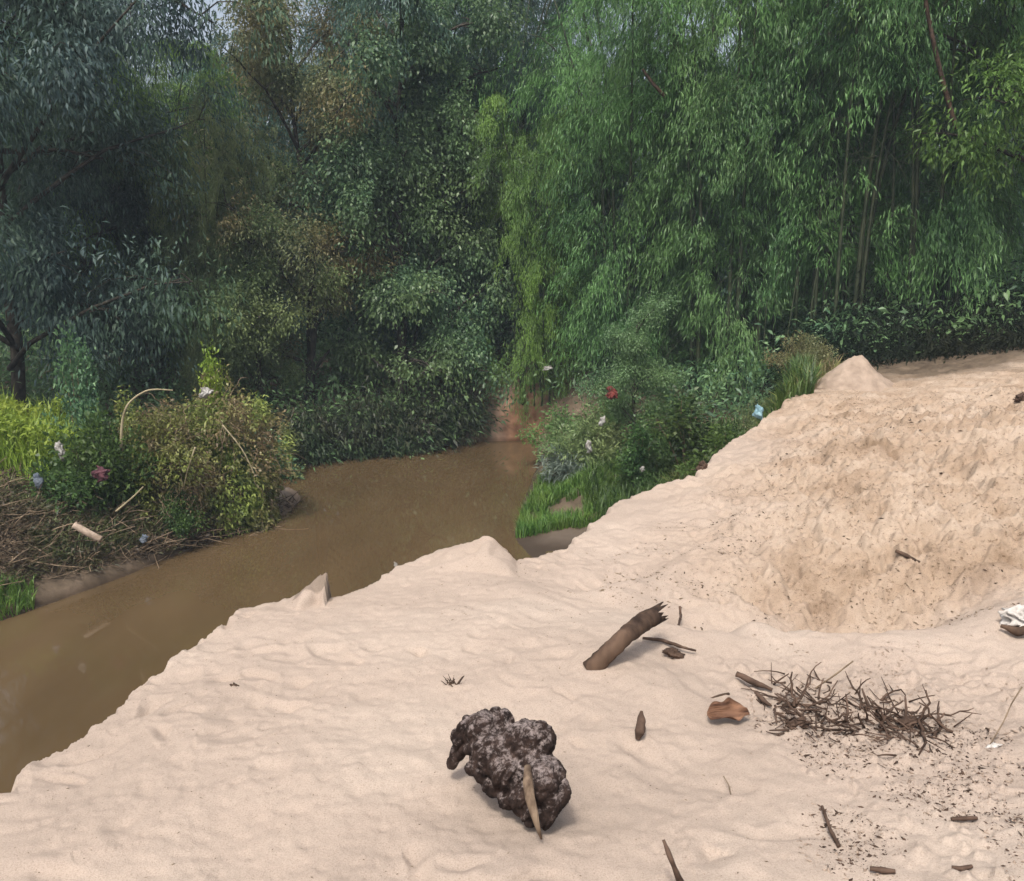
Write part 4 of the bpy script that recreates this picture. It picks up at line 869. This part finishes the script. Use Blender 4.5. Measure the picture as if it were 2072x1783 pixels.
tag(link('twig_pile', bag.mesh('twig_pile', [M['darktwig']]), loc=g), "long untidy pile of dark dry twigs and roots on the sand at right", "twigs", None, "stuff")
ground_stick('twig', [(1650, 1400), (1690, 1372), (1725, 1345)], [.03, .06, .09], 1.8, 'twig', "thin pale twig pointing up right from the twig pile", "twig", 5)
ground_stick('twig', [(1712, 1455), (1716, 1430), (1712, 1400)], [.01, .04, .07], [4, 3.5, 2], 'darktwig', "upright dark twig in the middle of the twig pile", "twig", 5)
ground_stick('twig', [(1760, 1440), (1752, 1420), (1744, 1398)], [.01, .04, .07], [4, 3.5, 2], 'darktwig', "upright dark twig right of the middle of the twig pile", "twig", 5)
ground_stick('twig', [(1832, 1450), (1834, 1430), (1832, 1405)], [.01, .04, .07], [3, 3, 2], 'darktwig', "upright dark twig at the right end of the twig pile", "twig", 5)

crumple('root_clod', 1612, 1468, ground(1612, 1474)[1], 46, 26, 'darktwig', "dark root clod under the left part of the twig pile", "clod", 41)
crumple('root_clod', 1838, 1462, ground(1838, 1468)[1], 40, 22, 'darktwig', "dark root clod under the right part of the twig pile", "clod", 42)
# crumbs of bark, root and clay strewn over the sand
def chips(name, P, smin, smax, mat, seed, label):
    rng = np.random.default_rng(seed); bag = Bag(); n = len(P)
    base = np.array([(-1, 0, 0), (1, 0, 0), (0, -.5, 0), (0, .5, 0), (0, 0, .45), (0, 0, -.35)], float)
    F = np.array([(0, 2, 4), (2, 1, 4), (1, 3, 4), (3, 0, 4), (2, 0, 5), (1, 2, 5), (3, 1, 5), (0, 3, 5)])
    az = rng.random(n)*2*np.pi; s = smin*(smax/smin)**(rng.random(n)**2.6); el = rng.uniform(.6, 1.7, n)
    B = base[None]*np.stack([s*el, s, s], 1)[:, None]*(1+rng.normal(0, .25, (n, 6, 1)))
    V = np.stack([B[..., 0]*np.cos(az)[:, None]-B[..., 1]*np.sin(az)[:, None], B[..., 0]*np.sin(az)[:, None]+B[..., 1]*np.cos(az)[:, None], B[..., 2]+rng.normal(0, .2, (n, 1))*B[..., 0]], -1)+P[:, None]
    Fa = (F[None]+np.arange(n)[:, None, None]*6).reshape(-1, 3)
    return tag(link(name, mesh_from(name, V.reshape(-1, 3), Fa, [M[mat]])), label, 'debris', None, 'stuff')
def onsand(poly, n, dens=None):
    P = scatter_pxw(poly, n); 
    if dens is not None: P = P[rng.random(len(P)) < dens(P)]
    P[:, 2] += .001; return P
def scatter_pxw(poly, n):
    W_ = np.array([hit(plateau0, *p)[:2] for p in poly]); lo = W_.min(0); hi = W_.max(0); out = []
    while sum(len(o) for o in out) < n:
        q = rng.uniform(lo, hi, (n*2, 2)); out.append(q[inside(q[:, 0], q[:, 1], W_)])
    q = np.concatenate(out)[:n]; return np.c_[q, terrain(q[:, 0], q[:, 1])[0]]
d1 = lambda P: sstep(.35, .75, fbm2(P[:, 0]*4, P[:, 1]*4, 3, 61))
chips('bark_crumbs', onsand([(1520, 1460), (1560, 1590), (1700, 1783), (1760, 1950), (2250, 1950), (2250, 1500), (1900, 1460), (1700, 1430)], 9500, d1), .0014, .010, 'darktwig', 1, "dark bark crumbs strewn over the sand at lower right")
chips('sand_crumbs', onsand([(1500, 1300), (1520, 1560), (1700, 1850), (2250, 1950), (2250, 1250), (1740, 1325)], 9000, d1), .002, .011, 'heap', 2, "pale clay crumbs on the sand around the twig pile")
chips('soil_crumbs', onsand([(1350, 1250), (1740, 1310), (2150, 1230), (2200, 820), (1700, 800), (1500, 960), (1250, 1100), (1200, 1200)], 15000, d1), .003, .013, 'twig', 3, "brown clods and bark bits on the golden soil slope")
chips('dark_soil_bits', onsand([(1400, 1250), (1740, 1300), (2150, 1220), (2200, 800), (1800, 800), (1500, 960), (1300, 1100)], 3000, d1), .003, .017, 'darktwig', 8, "dark root and bark bits on the golden soil slope")
chips('fine_grit', onsand([(-50, 1640), (500, 1240), (1000, 1150), (1350, 1300), (1600, 1783), (1600, 2000), (-300, 2000)], 2600), .0010, .0042, 'twig', 7, "sparse brown grit on the pale foreground sand")
chips('lip_crumbs', onsand([(840, 1160), (1040, 1145), (1250, 1080), (1350, 1180), (1250, 1280), (1050, 1290), (850, 1240)], 700, d1), .002, .007, 'twig', 4, "sparse brown specks on the sand behind the broken branch")

# ------------------------------------------------------------------ damp air between the trees
hv = np.array([(a, b_, c) for c in (-2.6, 17.5) for b_ in (-40, 34) for a in (-40, 40)], float)
hf = np.array([[0, 2, 3, 1], [4, 5, 7, 6], [0, 1, 5, 4], [2, 6, 7, 3], [0, 4, 6, 2], [1, 3, 7, 5]])
hm = bpy.data.materials.new('haze'); hm.use_nodes = True; hn = hm.node_tree; hn.nodes.remove(hn.nodes["Principled BSDF"])
pv = hn.nodes.new("ShaderNodeVolumePrincipled"); pv.inputs["Color"].default_value = (.72, .86, 1.0, 1); pv.inputs["Density"].default_value = .0015
hn.links.new(pv.outputs[0], hn.nodes["Material Output"].inputs["Volume"])
o = link('haze', mesh_from('haze', hv, hf, [hm])); tag(o, "thin bluish damp air over the river and forest", "haze", None, "stuff"); o.display_type = 'WIRE'
